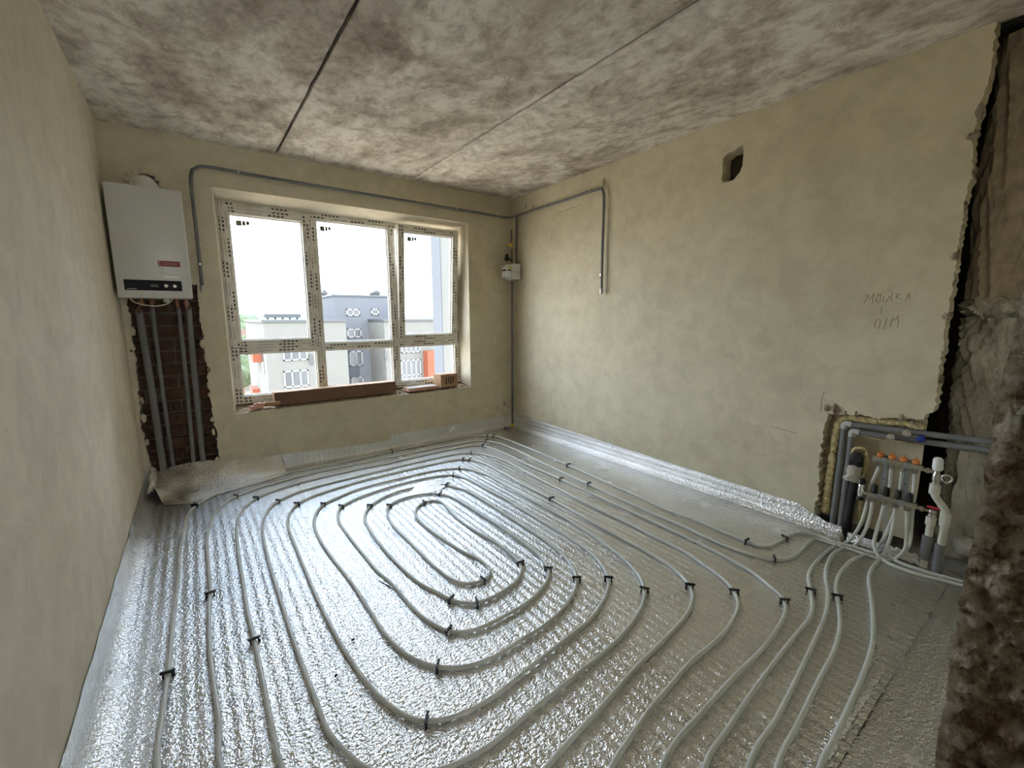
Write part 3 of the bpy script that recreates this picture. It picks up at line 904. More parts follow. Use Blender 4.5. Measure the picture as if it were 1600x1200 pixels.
# ------------------------------------------------------------------ window
def bar(name, x0, x1, z0, z1, y0, y1, parent, mat='pvc_film', M4=None, bev=0.004):
    mb = MB().bbox((x0, y0, z0), (x1, y1, z1), bev)
    raw = [q.copy() for q in mb.v]
    if M4:
        mb.v = [M4 @ q for q in mb.v]
    o = mb.build(name, mat, parent, True)
    me = o.data
    uvl = me.uv_layers.new(name='UVMap')
    along_x = (x1-x0) > (z1-z0)
    for lp in me.loops:
        q = raw[lp.vertex_index]
        uvl.data[lp.index].uv = (q.x+q.y*0.1, q.z-z0) if along_x else (q.z+x0*0.37, q.x-x0)
    return o
win = thing('window_1', None, None, (1.39, YF+0.22, 0.605), kind='structure')
fy0, fy1 = YF+0.190, YF+0.262
bar('frame_stile', 0.262, 0.326, 0.605, 2.318, fy0, fy1, win)
bar('frame_stile', 2.458, 2.522, 0.605, 2.318, fy0, fy1, win)
bar('frame_rail', 0.326, 2.458, 2.256, 2.318, fy0, fy1, win)
bar('frame_rail', 0.326, 2.458, 0.605, 0.672, fy0, fy1, win)
bar('mullion', 0.958, 1.036, 0.672, 2.256, fy0, fy1, win)
bar('mullion', 1.712, 1.792, 0.672, 2.256, fy0, fy1, win)
for x0, x1 in ((0.326, 0.958), (1.036, 1.712), (1.792, 2.458)):
    bar('transom', x0, x1, 1.047, 1.118, fy0, fy1, win)
def bead(x0, x1, z0, z1, y, parent, M4=None):
    mb = MB()
    for a, b in (((x0, y, z0), (x0+0.010, y+0.02, z1)), ((x1-0.010, y, z0), (x1, y+0.02, z1)),
                 ((x0, y, z0), (x1, y+0.02, z0+0.010)), ((x0, y, z1-0.010), (x1, y+0.02, z1))):
        mb.box(a, b, M4)
    return mb.build('glazing_bead', 'pvc_white', parent)
def pane(x0, x1, z0, z1, y, parent, M4=None):
    return MB().box((x0, y, z0), (x1, y+0.004, z1), M4).build('glass_pane', 'glass', parent)
def sticker(x, z, w, h, y, parent, M4=None, mat='grey_print'):
    mb = MB()
    for i, (c0, c1, lo) in enumerate(((0.0, 0.42, 0.0), (0.46, 0.70, 0.08), (0.74, 1.0, 0.3))):
        mb.box((x+w*c0, y-0.0008, z+h*lo), (x+w*c1, y-0.0002, z+h), M4)
    return mb.build('sticker', 'pencil', parent)
gy = YF+0.228
for x0, x1, z0, z1 in ((0.326, 0.958, 0.672, 1.047), (1.036, 1.712, 0.672, 1.047), (1.792, 2.458, 0.672, 1.047), (1.036, 1.712, 1.118, 2.256)):
    bead(x0, x1, z0, z1, gy-0.016, win)
    pane(x0, x1, z0, z1, gy, win)
sticker(1.075, 2.165, 0.10, 0.045, gy, win)
def sash(x0, x1, z0, z1, w, M4=None, label=None):
    o = thing('sash', None, None, (0, 0, 0))
    o.parent = win
    o.location = Vector((x0, YF+0.175, z0))-woff(win)
    if label:
        o['label'] = label
    y0, y1 = YF+0.172, YF+0.240
    bar('stile', x0, x0+w, z0, z1, y0, y1, o, M4=M4)
    bar('stile', x1-w, x1, z0, z1, y0, y1, o, M4=M4)
    bar('rail', x0+w, x1-w, z0, z0+w, y0, y1, o, M4=M4)
    bar('rail', x0+w, x1-w, z1-w, z1, y0, y1, o, M4=M4)
    bead(x0+w, x1-w, z0+w, z1-w, YF+0.200, o, M4)
    pane(x0+w, x1-w, z0+w, z1-w, YF+0.214, o, M4)
    sticker(x0+w+0.05, z1-w-0.085, 0.10, 0.045, YF+0.214, o, M4)
    return o
sash(0.284, 0.975, 1.100, 2.285, 0.066)
tilt = Matrix.Translation((0, YF+0.20, 1.108)) @ Matrix.Rotation(math.radians(4.6), 4, 'X') @ Matrix.Translation((0, -YF-0.20, -1.108))
sash(1.785, 2.476, 1.108, 2.290, 0.066, tilt, 'sash tilted open inwards at the top')
MB().bbox((2.452, YF+0.150, 1.10), (2.470, YF+0.178, 1.18), 0.004).build('hinge', 'pvc_white', win)

# ------------------------------------------------------------------ things on the sill
SZ = 0.578
cb = thing('cardboard_box', 'long flat brown cardboard box lying along the window sill', 'box', (1.10, YF+0.11, SZ))
MB().bbox((0.552, YF+0.055, SZ), (1.676, YF+0.175, SZ+0.118), 0.003).build('body', 'cardboard_dark', cb)
mb = MB().grid(60, 5, lambda u, v: Vector((0.552+1.124*u, YF+0.052+0.126*v, SZ+0.1195+0.004*noise.noise(Vector((u*18, v*3, 0))))))
tag(mb.build('lid_flap', 'cardboard', cb), 'worn lid flap')
MB().bbox((0.548, YF+0.053, SZ+0.002), (0.554, YF+0.177, SZ+0.116), 0.002).build('end_flap', 'cardboard', cb)
bx = thing('carton', 'small square brown carton with dark print at the right end of the sill', 'box', (2.28, YF+0.10, SZ))
Mr = Matrix.Translation((2.285, YF+0.105, SZ)) @ Matrix.Rotation(math.radians(14), 4, 'Z')
MB().bbox((-0.125, -0.065, 0), (0.125, 0.065, 0.145), 0.003, Mr).build('body', 'cardboard', bx)
MB().box((-0.118, -0.055, 0.146), (0.02, 0.06, 0.149), Mr).build('top_flap', 'cardboard', bx)
mb = MB()
for k in range(4):
    mb.box((-0.06+0.035*k, -0.0662, 0.035+0.008*(k % 2)), (-0.04+0.035*k, -0.0655, 0.115), Mr)
mb.build('print', 'cardboard_print', bx)
for k, (dx, dy, rz) in enumerate(((0, 0, 0.10), (0.012, 0.006, 0.02))):
    Mt = Matrix.Translation((1.96+dx, YF+0.10+dy, SZ+0.018*k)) @ Matrix.Rotation(rz, 4, 'Z')
    tl = thing('ceramic_tile', ('lower' if k == 0 else 'upper')+' of two pink-backed tiles lying on the sill by the carton', 'tile', (1.96+dx, YF+0.10+dy, SZ+0.018*k), 'tiles on the sill')
    MB().bbox((-0.175, -0.085, 0), (0.175, 0.085, 0.014), 0.002, Mt).build('body', 'tile_pink', tl)
    MB().box((-0.172, -0.082, 0.0141), (0.172, 0.082, 0.0165), Mt).build('glaze', 'tile_glaze', tl)
for k, (x, y, w, d, h, rz) in enumerate(((0.405, YF+0.055, 0.10, 0.05, 0.030, 0.35), (0.43, YF+0.062, 0.09, 0.04, 0.014, -0.2))):
    Mt = Matrix.Translation((x, y, SZ-0.006+0.031*k)) @ Matrix.Rotation(rz, 4, 'Z')
    tag(MB().bbox((-w/2, -d/2, 0), (w/2, d/2, h), 0.003, Mt).blob((x, y, SZ+0.031*k+h*0.7), (w*0.3, d*0.35, h*0.35), k, 0.3, 2, 2).build('brick_offcut', 'tile_pink', None, False),
        ('lower' if k == 0 else 'upper')+' pink brick offcut at the left end of the sill', 'offcut', 'offcuts on the sill')
tube0 = MB()
a_, b_ = Vector((0.47, YF+0.085, SZ+0.024)), Vector((0.595, YF+0.03, SZ+0.024))
n_ = 18
ring = catmull([a_, a_.lerp(b_, 0.5), b_], 0.02)
tube0.sweep(ring, 0.022, n_, False)
tube0.sweep(list(reversed(ring)), 0.018, n_, False)
tag(tube0.build('cardboard_tube', 'cardboard', None, True), 'short orange-brown cardboard tube beside the brick offcuts on the sill', 'tube')
for k, px in enumerate(((700, 606), (722, 604), (640, 612), (625, 614))):
    p = at(px[0], px[1]-1, 1, YF+0.05)
    tag(MB().blob((p.x, p.y, SZ-0.005), (0.016, 0.012, 0.008), k+9, 0.4, 2, 1).build('rubble_crumb', 'dark_masonry'), ('dark crumb of rubble just right of the carton on the sill', 'dark crumb of rubble at the right end of the sill', 'dark crumb of rubble between the long box and the tiles', 'dark crumb of rubble at the end of the long box')[k], 'rubble', 'rubble crumbs on the sill')

# ------------------------------------------------------------------ boiler with flue and pipes in the chase
BX0, BX1, BZ0, BZ1, BY = -0.368, 0.041, 1.497, 2.237, YF-0.32
bo = thing('gas_boiler', 'white wall-hung gas boiler with black control panel, left of the window', 'boiler', ((BX0+BX1)/2, YF-0.16, BZ0))
MB().bbox((BX0+0.004, BY+0.02, BZ0+0.004), (BX1-0.004, YF-0.002, BZ1-0.003), 0.008).build('casing', 'white_paint', bo, True)
MB().bbox((BX0, BY, BZ0), (BX1, BY+0.03, BZ1), 0.008).build('front_panel', 'white_paint', bo, True)
cp = MB().bbox((-0.328, BY-0.003, 1.549), (-0.016, BY+0.002, 1.619), 0.002).build('control_panel', 'panel_black', bo)
MB().bbox((-0.190, BY-0.0045, 1.573), (-0.148, BY-0.0025, 1.592), 0.001).build('display', 'panel_lcd', cp)
for x in (-0.104, -0.056):
    MB().lathe((x, BY-0.003, 1.583), (0, -1, 0), [(0, 0.013), (0.008, 0.0125), (0.010, 0.010), (0.010, 0.0)], 20).build('knob', 'chrome', cp, True)
MB().box((-0.315, BY-0.0036, 1.556), (-0.265, BY-0.003, 1.561)).build('lettering', 'grey_print', cp)
st = MB().box((-0.135, BY-0.0012, 1.716), (-0.012, BY-0.0004, 1.754)).build('sticker', 'red_print', bo)
mb = MB()
mb.box((-0.131, BY-0.002, 1.738), (-0.121, BY-0.0013, 1.749)).box((-0.131, BY-0.002, 1.722), (-0.121, BY-0.0013, 1.731)).box((-0.112, BY-0.002, 1.720), (-0.1105, BY-0.0013, 1.750))
for k in range(2):
    mb.box((-0.105, BY-0.002, 1.728+0.011*k), (-0.03, BY-0.0013, 1.731+0.011*k))
mb.build('print', 'grey_print', st)
mb = MB()
for k, (x0, x1) in enumerate(((-0.135, -0.10), (-0.135, -0.105), (-0.133, -0.108), (-0.133, -0.102), (-0.120, -0.03))):
    mb.box((x0, BY-0.0012, 1.703-0.0105*k), (x1, BY-0.0004, 1.7055-0.0105*k))
tag(mb.build('fine_print', 'grey_print', bo), 'fine grey print below the red sticker')
MB().box((-0.112, BY-0.0012, 1.640), (-0.028, BY-0.0004, 1.652)).build('rating_label', 'white_edge', bo)
for x, r in ((-0.265, 0.012), (-0.205, 0.010), (-0.06, 0.010), (-0.005, 0.012)):
    MB().lathe((x, YF-0.10, BZ0+0.005), (0, 0, -1), [(0, r), (0.02, r), (0.02, r*1.6), (0.04, r*1.6), (0.04, r), (0.055, r)], 12).build('connection', 'copper', bo, True)
mb = MB().tube([Vector((-0.315, BY+0.08, BZ0+0.002)), Vector((-0.29, BY+0.06, BZ0-0.028)), Vector((-0.20, BY+0.05, BZ0-0.052)), Vector((-0.12, BY+0.05, BZ0-0.040)), Vector((-0.085, BY+0.06, BZ0-0.012)), Vector((-0.08, BY+0.07, BZ0+0.002))], 0.0035, 8, 0.01)
mb.build('cable', 'white_plastic', bo, True)
MB().lathe((-0.115, BY+0.07, BZ0+0.002), (0, 0, -1), [(0, 0.018), (0.025, 0.018), (0.03, 0.012)], 14).build('drain_cap', 'white_plastic', bo, True)
fl = thing('boiler_flue', 'white plastic flue elbow entering the wall above the boiler', 'flue', (-0.165, YF-0.16, BZ1))
MB().tube([Vector((-0.165, YF-0.165, BZ1-0.003)), Vector((-0.165, YF-0.165, BZ1+0.015)), Vector((-0.165, YF-0.152, BZ1+0.038)), Vector((-0.165, YF-0.120, BZ1+0.050)), Vector((-0.165, YF-0.02, BZ1+0.052)), Vector((-0.165, YF+0.05, BZ1+0.052))], 0.060, 28, 0.008).build('elbow', 'white_plastic', fl, True)
MB().lathe((-0.165, YF-0.085, BZ1+0.052), (0, 1, 0), [(0, 0.060), (0.004, 0.077), (0.055, 0.077), (0.060, 0.060)], 32).build('collar', 'white_plastic', fl, True)
MB().lathe((-0.165, YF-0.165, BZ1-0.002), (0, 0, 1), [(0, 0.068), (0.014, 0.068), (0.018, 0.057)], 32).build('base_ring', 'white_plastic', fl, True)
for k in range(12):
    a = 2*PI*k/12
    MB().blob((-0.165+0.098*math.cos(a), YF+0.003, BZ1+0.095+0.085*math.sin(a)), (0.024, 0.010, 0.018), k+80, 0.5, 1.8, 2).build('plaster_lump', 'plaster', far, True)
for k, (ta, tb, r, lab) in enumerate((((217, 488), (254, 723), 0.023, 'thick grey insulated riser pipe below the boiler, nearest the left wall'), ((238, 482), (270, 723), 0.0135, 'thin grey insulated riser pipe below the boiler, second from the left wall'),
                                      ((279, 482), (302, 718), 0.0145, 'thin grey insulated riser pipe below the boiler, third from the left wall'), ((295, 482), (317, 718), 0.0195, 'thick grey insulated riser pipe below the boiler, nearest the window'))):
    p, q = at(*ta, 1, YF-0.005), at(*tb, 1, YF-0.005)
    o = thing('riser_pipe', lab, 'pipe', (q.x, q.y, 0.0), 'insulated risers under the boiler')
    d = (p-q)/(p.z-q.z)
    MB().tube([q-d*(q.z-0.02), q, q.lerp(p, 0.5)+Vector((0.004*(-1)**k, 0, 0)), p, p+Vector((0, -0.004, 0.0))], r, 14, 0.05).build('insulation_sleeve', 'insulation', o, True)
    MB().tube([p, p+Vector((0.0, -0.03, 0.02)), Vector(((-0.265, -0.205, -0.06, -0.005)[k], YF-0.10, BZ0-0.045))], 0.008, 10, 0.02).build('copper_tail', 'copper', o, True)

# ------------------------------------------------------------------ gas pipe, meter
RG = 0.0125
gz = 2.492
gas = thing('gas_pipe', 'dark steel gas pipe running over the window and round the corner with two drops', 'pipe', (1.5, YF-0.035, 1.58))
MB().tube([Vector((0.110, YF-0.035, 1.60)), Vector((0.112, YF-0.035, 2.0)), Vector((0.117, YF-0.035, 2.42)), Vector((0.130, YF-0.035, 2.465)), Vector((0.170, YF-0.035, gz+0.004)), Vector((0.6, YF-0.035, gz+0.006)), Vector((1.5, YF-0.035, gz)), Vector((2.6, YF-0.036, gz-0.006)),
           Vector((3.03, YF-0.037, gz-0.010)), Vector((3.085, YF-0.052, gz-0.008)), Vector((3.112, YF-0.10, gz-0.004)), Vector((3.114, 4.0, gz)), Vector((3.114, 3.4, gz+0.004)), Vector((3.114, 2.90, gz+0.010)), Vector((3.114, 2.850, gz+0.004)), Vector((3.114, 2.832, gz-0.04)), Vector((3.114, 2.830, 2.0)), Vector((3.114, 2.828, 1.60))], RG, 12, 0.03).build('pipe_run', 'steel_pipe', gas, True)
def clamp(p, d, w):
    """ring round the pipe at p (direction d) with a stud into the wall along w"""
    mb = MB().lathe(p-d*0.008, d, [(0, RG+0.001), (0, RG+0.005), (0.016, RG+0.005), (0.016, RG+0.001)], 14)
    mb.cyl(p, p+w*0.036, 0.004, None, 8)
    return mb.box(*(lambda c: ((c.x-0.006, c.y-0.006, c.z-0.008), (c.x+0.006, c.y+0.006, c.z+0.008)))(p-w*0.018))
for p, d, w in ((Vector((0.427, YF-0.035, gz+0.006)), Vector((1, 0, 0)), Vector((0, 1, 0))), (Vector((2.388, YF-0.036, gz-0.005)), Vector((1, 0, 0)), Vector((0, 1, 0))),
                (Vector((3.114, 3.78, gz+0.001)), Vector((0, 1, 0)), Vector((1, 0, 0))), (Vector((3.114, 2.98, gz+0.010)), Vector((0, 1, 0)), Vector((1, 0, 0))),
                (Vector((3.114, 2.829, 1.735)), Vector((0, 0, 1)), Vector((1, 0, 0))), (Vector((0.111, YF-0.035, 1.772)), Vector((0, 0, 1)), Vector((0, 1, 0)))):
    clamp(p, d, w).build('pipe_clamp', 'nickel', gas, True)
for p in (Vector((0.110, YF-0.035, 1.60)), Vector((3.114, 2.828, 1.60))):
    MB().lathe(p, (0, 0, -1), [(-0.012, RG+0.002), (0, RG+0.005), (0.018, RG+0.005), (0.018, RG+0.001), (0.036, RG), (0.04, 0.006)], 12).build('end_cap', 'nickel', gas, True)
# smoke-stained wall patches at the welds are soot with ragged outlines
for px, s in (((944, 284), 0.035), ((822, 322), 0.03), ((834, 322), 0.022), ((788, 630), 0.030), ((776, 637), 0.014)):
    p = at(*px, 0, XR-0.0005) if px[0] > 800 else at(*px, 1, YF-0.0005)
    ax = Vector((0, 1, 0)) if px[0] > 800 else Vector((1, 0, 0))
    ring = [p+ax*(s*0.7*math.cos(a)*(1+0.5*noise.noise(Vector((a*2, s*50, 0)))))+Vector((0, 0, s*math.sin(a)*(1+0.6*noise.noise(Vector((a*1.5, s*90, 2)))))) for a in [2*PI*k/22 for k in range(22)]]
    MB().add(ring, [tuple(range(22))]).build('soot_mark', 'scorch', rwall if px[0] > 800 else far)
RX, RY = 3.068, 4.165
rs = thing('gas_riser', 'dark steel gas riser standing in the far corner below the meter', 'pipe', (RX, RY, 0.0))
MB().tube([Vector((RX-0.004, RY, 0.03)), Vector((RX-0.002, RY, 0.9)), Vector((RX, RY, 1.76))], 0.014, 12, 0.1).build('pipe', 'steel_pipe', rs, True)
MB().lathe((RX-0.004, RY, 0.03), (0, 0, 1), [(0, 0.022), (0.04, 0.022), (0.04, 0.015)], 12).build('floor_sleeve', 'yellow_plastic', rs, True)
MB().lathe((RX, RY, 1.70), (0, 0, 1), [(0, 0.014), (0, 0.021), (0.03, 0.021), (0.03, 0.014)], 6).build('union_nut', 'nickel', rs)
mt = thing('gas_meter', 'pale grey gas meter with yellow valve in the far corner', 'meter', (3.07, 4.14, 1.775))
MB().bbox((3.005, 4.075, 1.775), (3.125, 4.225, 1.955), 0.014).build('case', 'meter_white', mt, True)
MB().bbox((3.003, 4.073, 1.862), (3.127, 4.227, 1.868), 0.002).build('case_seam', 'grey_print', mt)
fc = MB().bbox((2.945, 4.095, 1.80), (3.02, 4.20, 1.925), 0.006).build('index_box', 'meter_face', mt, True)
mb = MB().box((2.9440, 4.11, 1.872), (2.9449, 4.185, 1.888)).box((2.955, 4.0940, 1.872), (3.01, 4.0949, 1.886))
mb.build('dial_window', 'panel_black', fc)
mb = MB()
for k in range(4):
    mb.box((2.955, 4.0940, 1.812+0.011*k), (3.005-0.006*k, 4.0949, 1.815+0.011*k))
mb.build('print', 'grey_print', fc)
MB().box((2.955, 4.0940, 1.898), (3.01, 4.0949, 1.915)).build('label', 'yellow_plastic', fc)
MB().cyl((3.052, 4.15, 1.955), (3.052, 4.15, 2.33), 0.012, None, 12).build('inlet_pipe', 'steel_pipe', mt, True)
MB().lathe((3.052, 4.15, 2.02), (0, 0, 1), [(0, 0.012), (0, 0.02), (0.03, 0.02), (0.03, 0.013), (0.05, 0.013), (0.05, 0.021), (0.085, 0.021), (0.085, 0.012)], 8).build('coupling', 'copper', mt)
v_ = MB().lathe((3.052, 4.15, 2.13), (0, 0, 1), [(0, 0.014), (0.012, 0.022), (0.05, 0.022), (0.062, 0.014)], 12).build('ball_valve', 'nickel', mt, True)
MB().bbox((2.985, 4.12, 2.148), (3.055, 4.135, 2.178), 0.004).build('lever', 'yellow_plastic', v_)
MB().lathe((2.972, 4.13, 1.985), (0, 0, 1), [(0, 0.012), (0.01, 0.026), (0.04, 0.026), (0.055, 0.016), (0.07, 0.020), (0.075, 0.0)], 14).build('regulator', 'black_plastic', mt, True)
MB().tube([Vector((2.975, 4.13, 2.01)), Vector((3.02, 4.14, 2.01)), Vector((3.05, 4.15, 1.99))], 0.009, 8, 0.02).build('regulator_arm', 'black_plastic', mt, True)
MB().tube([Vector((3.106, 4.13, 1.95)), Vector((3.106, 4.13, 2.2)), Vector((3.110, 4.13, gz))], 0.0125, 12, 0.1).build('outlet_pipe', 'steel_pipe', mt, True)

# ------------------------------------------------------------------ niche: insulated pipes, drain, manifold
NX = XR+0.035
def ppr(name, ya, za, yb, zb, ydrop, lab):
    o = thing(name, lab, 'pipe', (NX, ya, 0.0), 'grey insulated pipes round the manifold niche')
    MB().tube([Vector((NX, ya-0.012, za)), Vector((NX, (ya+yb)/2, (za+zb)/2-0.003)), Vector((NX, yb, zb))], 0.0165, 14, 0.05).build('horizontal_run', 'insulation', o, True)
    MB().tube([Vector((NX, ya+0.006, za-0.018)), Vector((NX, ydrop, 0.35)), Vector((NX-0.01, ydrop, 0.0))], 0.0165, 14, 0.05).build('drop', 'insulation', o, True)
    MB().tube([Vector((NX-0.002, ya-0.030, za)), Vector((NX-0.002, ya-0.004, za+0.001)), Vector((NX-0.002, ya+0.005, za-0.008)), Vector((NX-0.002, ya+0.006, za-0.032))], 0.0185, 14, 0.006).build('elbow', 'ppr_grey', o, True)
    return o
p1 = ppr('supply_pipe', 0.880, 0.702, 0.085, 0.735, 0.888, 'outer grey insulated pipe framing the niche and crossing the shaft, upper one')
p2 = ppr('return_pipe', 0.838, 0.660, 0.085, 0.690, 0.846, 'inner grey insulated pipe framing the niche and crossing the shaft, lower one')
p2x = NX-0.012
for (y, zz), nm in (((0.655, 0.672), 'valve'), ((0.590, 0.706), 'valve')):
    o = MB().lathe((p2x, y, zz), (-1, 0, 0.1), [(0, 0.012), (0.02, 0.014), (0.02, 0.019), (0.034, 0.019), (0.036, 0.010), (0.045, 0.009)], 10).lathe((p2x-0.02, y+0.02, zz-0.008), (0, -1, 0.1), [(0, 0.008), (0.04, 0.008)], 10).build('bleed_valve', 'chrome', p2, True)
MB().lathe((p2x-0.002, 0.532, 0.690), (-1, 0, 0), [(0, 0.019), (0.022, 0.019), (0.026, 0.015), (0.026, 0)], 16).build('blue_cap', 'blue_plastic', p2, True)
# foam beads
def foam(name, pts, r, label, seed):
    P = catmull([Vector(q) for q in pts], 0.008)
    mb = MB()
    mb.sweep(P, lambda i: r*(0.75+0.55*abs(noise.noise(Vector((i*0.21, seed, 0))))+0.25*noise.noise(Vector((i*0.7, seed, 3)))), 9)
    mb.v = [q+Vector((noise.noise(q*60), noise.noise(q*60+Vector((5, 0, 0))), noise.noise(q*60+Vector((0, 7, 0)))))*0.006 for q in mb.v]
    return tag(mb.build(name, 'foam', None, True), label, 'foam', 'foam beads in the niche')
foam('foam_bead', [(NX+0.01, 0.938, 0.10), (NX, 0.936, 0.3), (NX+0.005, 0.930, 0.5), (NX+0.01, 0.918, 0.70), (NX+0.01, 0.88, 0.738), (NX+0.012, 0.75, 0.742), (NX+0.012, 0.62, 0.752), (NX+0.01, 0.53, 0.745)], 0.024, 'yellow expanded foam bead along the left and top of the niche', 1)
foam('foam_bead', [(NX+0.03, 0.77, 0.10), (NX+0.02, 0.772, 0.26), (NX+0.015, 0.778, 0.36), (NX+0.02, 0.765, 0.44), (NX+0.03, 0.77, 0.50)], 0.015, 'yellow expanded foam bead between the black drain pipe and the manifold', 2)
foam('foam_bead', [(NX, 0.838, 0.07), (NX-0.012, 0.826, 0.15), (NX-0.012, 0.806, 0.28), (NX-0.012, 0.800, 0.36)], 0.007, 'thin yellow foam dribble down the front of the black drain pipe', 3)
foam('foam_bead', [(NX, 0.835, 0.50), (NX-0.01, 0.82, 0.555), (NX, 0.775, 0.565), (NX+0.01, 0.755, 0.50)], 0.011, 'yellow foam collar over the top of the black drain pipe', 4)
foam('foam_bead', [(NX+0.02, 0.80, 0.640), (NX+0.02, 0.70, 0.637), (NX+0.02, 0.60, 0.645), (NX+0.015, 0.535, 0.647)], 0.008, 'thin yellow foam line under the lower insulated pipe', 5)
dr = thing('drain_pipe', 'black plastic drain pipe with elbow standing left of the manifold', 'pipe', (NX, 0.81, 0.0))
MB().tube([Vector((NX+0.0, 0.818, 0.0)), Vector((NX, 0.812, 0.25)), Vector((NX, 0.800, 0.42)), Vector((NX-0.004, 0.797, 0.49)), Vector((NX-0.03, 0.800, 0.515))], 0.024, 16, 0.02).build('pipe', 'black_plastic', dr, True)
MB().lathe((NX-0.028, 0.800, 0.512), (-1, 0, 0.25), [(0, 0.024), (0.004, 0.030), (0.026, 0.030), (0.028, 0.026)], 18).build('socket', 'black_plastic', dr, True)
MB().lathe((NX-0.052, 0.800, 0.518), (-1, 0, 0.25), [(0, 0.024), (0.003, 0.020), (0.003, 0)], 18).build('plug', 'galvanised', dr, True)
def rag(u, v):
    a = 2*PI*u
    return Vector((NX-0.01+0.036*math.cos(a)*(1+0.3*noise.noise(Vector((u*5, v*3, 0)))), 0.806+0.036*math.sin(a)*(1+0.35*noise.noise(Vector((u*6, v*3, 4))))+0.02*(1-v)*abs(math.sin(a*1.5)), 0.36+0.10*v+0.012*noise.noise(Vector((u*7, v*4, 9)))))
tag(MB().grid(40, 12, rag).build('plastic_wrap', 'film', dr, True), 'scrap of grey film wrapped round the pipe')

MX = 3.100
mf = thing('heating_manifold', 'four-port steel heating manifold with orange caps in the wall niche', 'manifold', (MX, 0.60, 0.30))
UZ, LZ = 0.543, 0.326
MB().bbox((MX-0.013, 0.495, UZ-0.014), (MX+0.013, 0.712, UZ+0.014), 0.005).build('return_bar', 'nickel', mf, True)
MB().bbox((MX-0.013, 0.495, LZ-0.014), (MX+0.013, 0.716, LZ+0.014), 0.005).build('supply_bar', 'nickel', mf, True)
upper_y = [at(q[0], q[1], 0, MX).y for q in ((1374, 727), (1392, 732), (1410, 735), (1429, 738))]
lower_y = [at(q[0], q[1], 0, MX).y for q in ((1363, 783), (1381, 786), (1399, 791), (1417, 797))]
for y in upper_y:
    MB().lathe((MX, y, UZ+0.013), (0, 0, 1), [(0, 0.010), (0.006, 0.016), (0.022, 0.017), (0.026, 0.013), (0.026, 0.004), (0.042, 0.003)], 18).build('balancing_cap', 'orange_plastic', mf, True)
    MB().lathe((MX, y, UZ-0.013), (0, 0, -1), [(0, 0.010), (0.004, 0.0135), (0.024, 0.0135), (0.027, 0.010)], 6).build('union_nut', 'nickel', mf)
for y in lower_y:
    MB().lathe((MX, y-0.004, LZ+0.013), (0, 0, 1), [(0, 0.011), (0.004, 0.0155), (0.04, 0.0145), (0.050, 0.012), (0.050, 0)], 14).build('valve_knob', 'black_plastic', mf, True)
    MB().lathe((MX, y, LZ-0.013), (0, 0, -1), [(0, 0.010), (0.004, 0.0135), (0.024, 0.0135), (0.027, 0.010)], 6).build('union_nut', 'nickel', mf)
for y in (0.655, 0.562):
    b_ = MB().box((MX+0.016, y-0.014, 0.30), (MX+0.022, y+0.014, 0.57)).build('bracket', 'galvanised', mf)
    for zz in (UZ, LZ):
        MB().bbox((MX-0.017, y-0.012, zz-0.018), (MX+0.020, y+0.012, zz+0.018), 0.003).build('strap', 'galvanised', b_)
    MB().cyl((MX+0.012, y, 0.43), (MX+0.02, y, 0.43), 0.006, None, 8).build('bolt', 'steel_pipe', b_)
MB().lathe((MX, 0.716, LZ), (0, 1, 0), [(0, 0.011), (0.02, 0.011), (0.02, 0.017), (0.04, 0.017)], 10).lathe((MX, 0.748, LZ-0.03), (0, 0, 1), [(0, 0.010), (0.02, 0.016), (0.075, 0.016), (0.08, 0.012)], 12).build('drain_valve', 'chrome', mf, True)
MB().lathe((MX, 0.748, LZ+0.05), (0, 0, 1), [(0, 0.017), (0.025, 0.017), (0.03, 0.012), (0.03, 0)], 14).build('drain_valve_cap', 'black_plastic', mf, True)
MB().lathe((MX, 0.748, LZ-0.03), (0, 0, -1), [(0, 0.014), (0.012, 0.018), (0.018, 0.018), (0.018, 0)], 14).build('drain_valve_base', 'black_plastic', mf, True)
# right-hand ends: thermostatic head above, red ball valve below
MB().lathe((MX, 0.495, UZ-0.006), (0, -1, -0.05), [(0, 0.011), (0.012, 0.011), (0.012, 0.016), (0.026, 0.016), (0.026, 0.010), (0.05, 0.010)], 10).build('end_union', 'nickel', mf, True)
MB().lathe((MX, 0.495, LZ-0.004), (0, -1, -0.05), [(0, 0.011), (0.010, 0.011), (0.010, 0.016), (0.024, 0.016), (0.024, 0.010), (0.045, 0.010)], 10).build('end_union', 'nickel', mf, True)
vy, vz = 0.441, 0.520
th = MB().lathe((MX, vy, vz-0.045), (0, 0, 1), [(0, 0.014), (0.01, 0.014), (0.016, 0.018), (0.05, 0.018), (0.058, 0.013), (0.075, 0.013)], 14).build('thermostatic_valve', 'nickel', mf, True)
MB().lathe((MX, vy, vz+0.026), (0, 0.05, 1), [(0, 0.015), (0.006, 0.021), (0.018, 0.023), (0.060, 0.021), (0.070, 0.014), (0.072, 0)], 14).build('head', 'white_edge', th, True)
rg = []
for k in range(33):
    a = 2*PI*k/32
    rg.append(Vector((MX-0.012, vy-0.040+0.019*math.cos(a), vz-0.004+0.019*math.sin(a))))
MB().sweep(rg, 0.0045, 8).build('fill_ring', 'chrome', th, True)
bvy, bvz = 0.436, 0.300
bv = MB().lathe((MX, bvy+0.012, bvz+0.018), (0, -1, 0), [(0, 0.014), (0.004, 0.017), (0.026, 0.017), (0.03, 0.010)], 12).lathe((MX, bvy, bvz+0.02), (0, 0, -1), [(0, 0.014), (0.014, 0.014), (0.014, 0.018), (0.034, 0.018)], 10).build('ball_valve', 'nickel', mf, True)
MB().bbox((MX-0.010, bvy-0.035, bvz+0.037), (MX+0.008, bvy+0.025, bvz+0.047), 0.004).build('handle', 'red_plastic', bv, True)
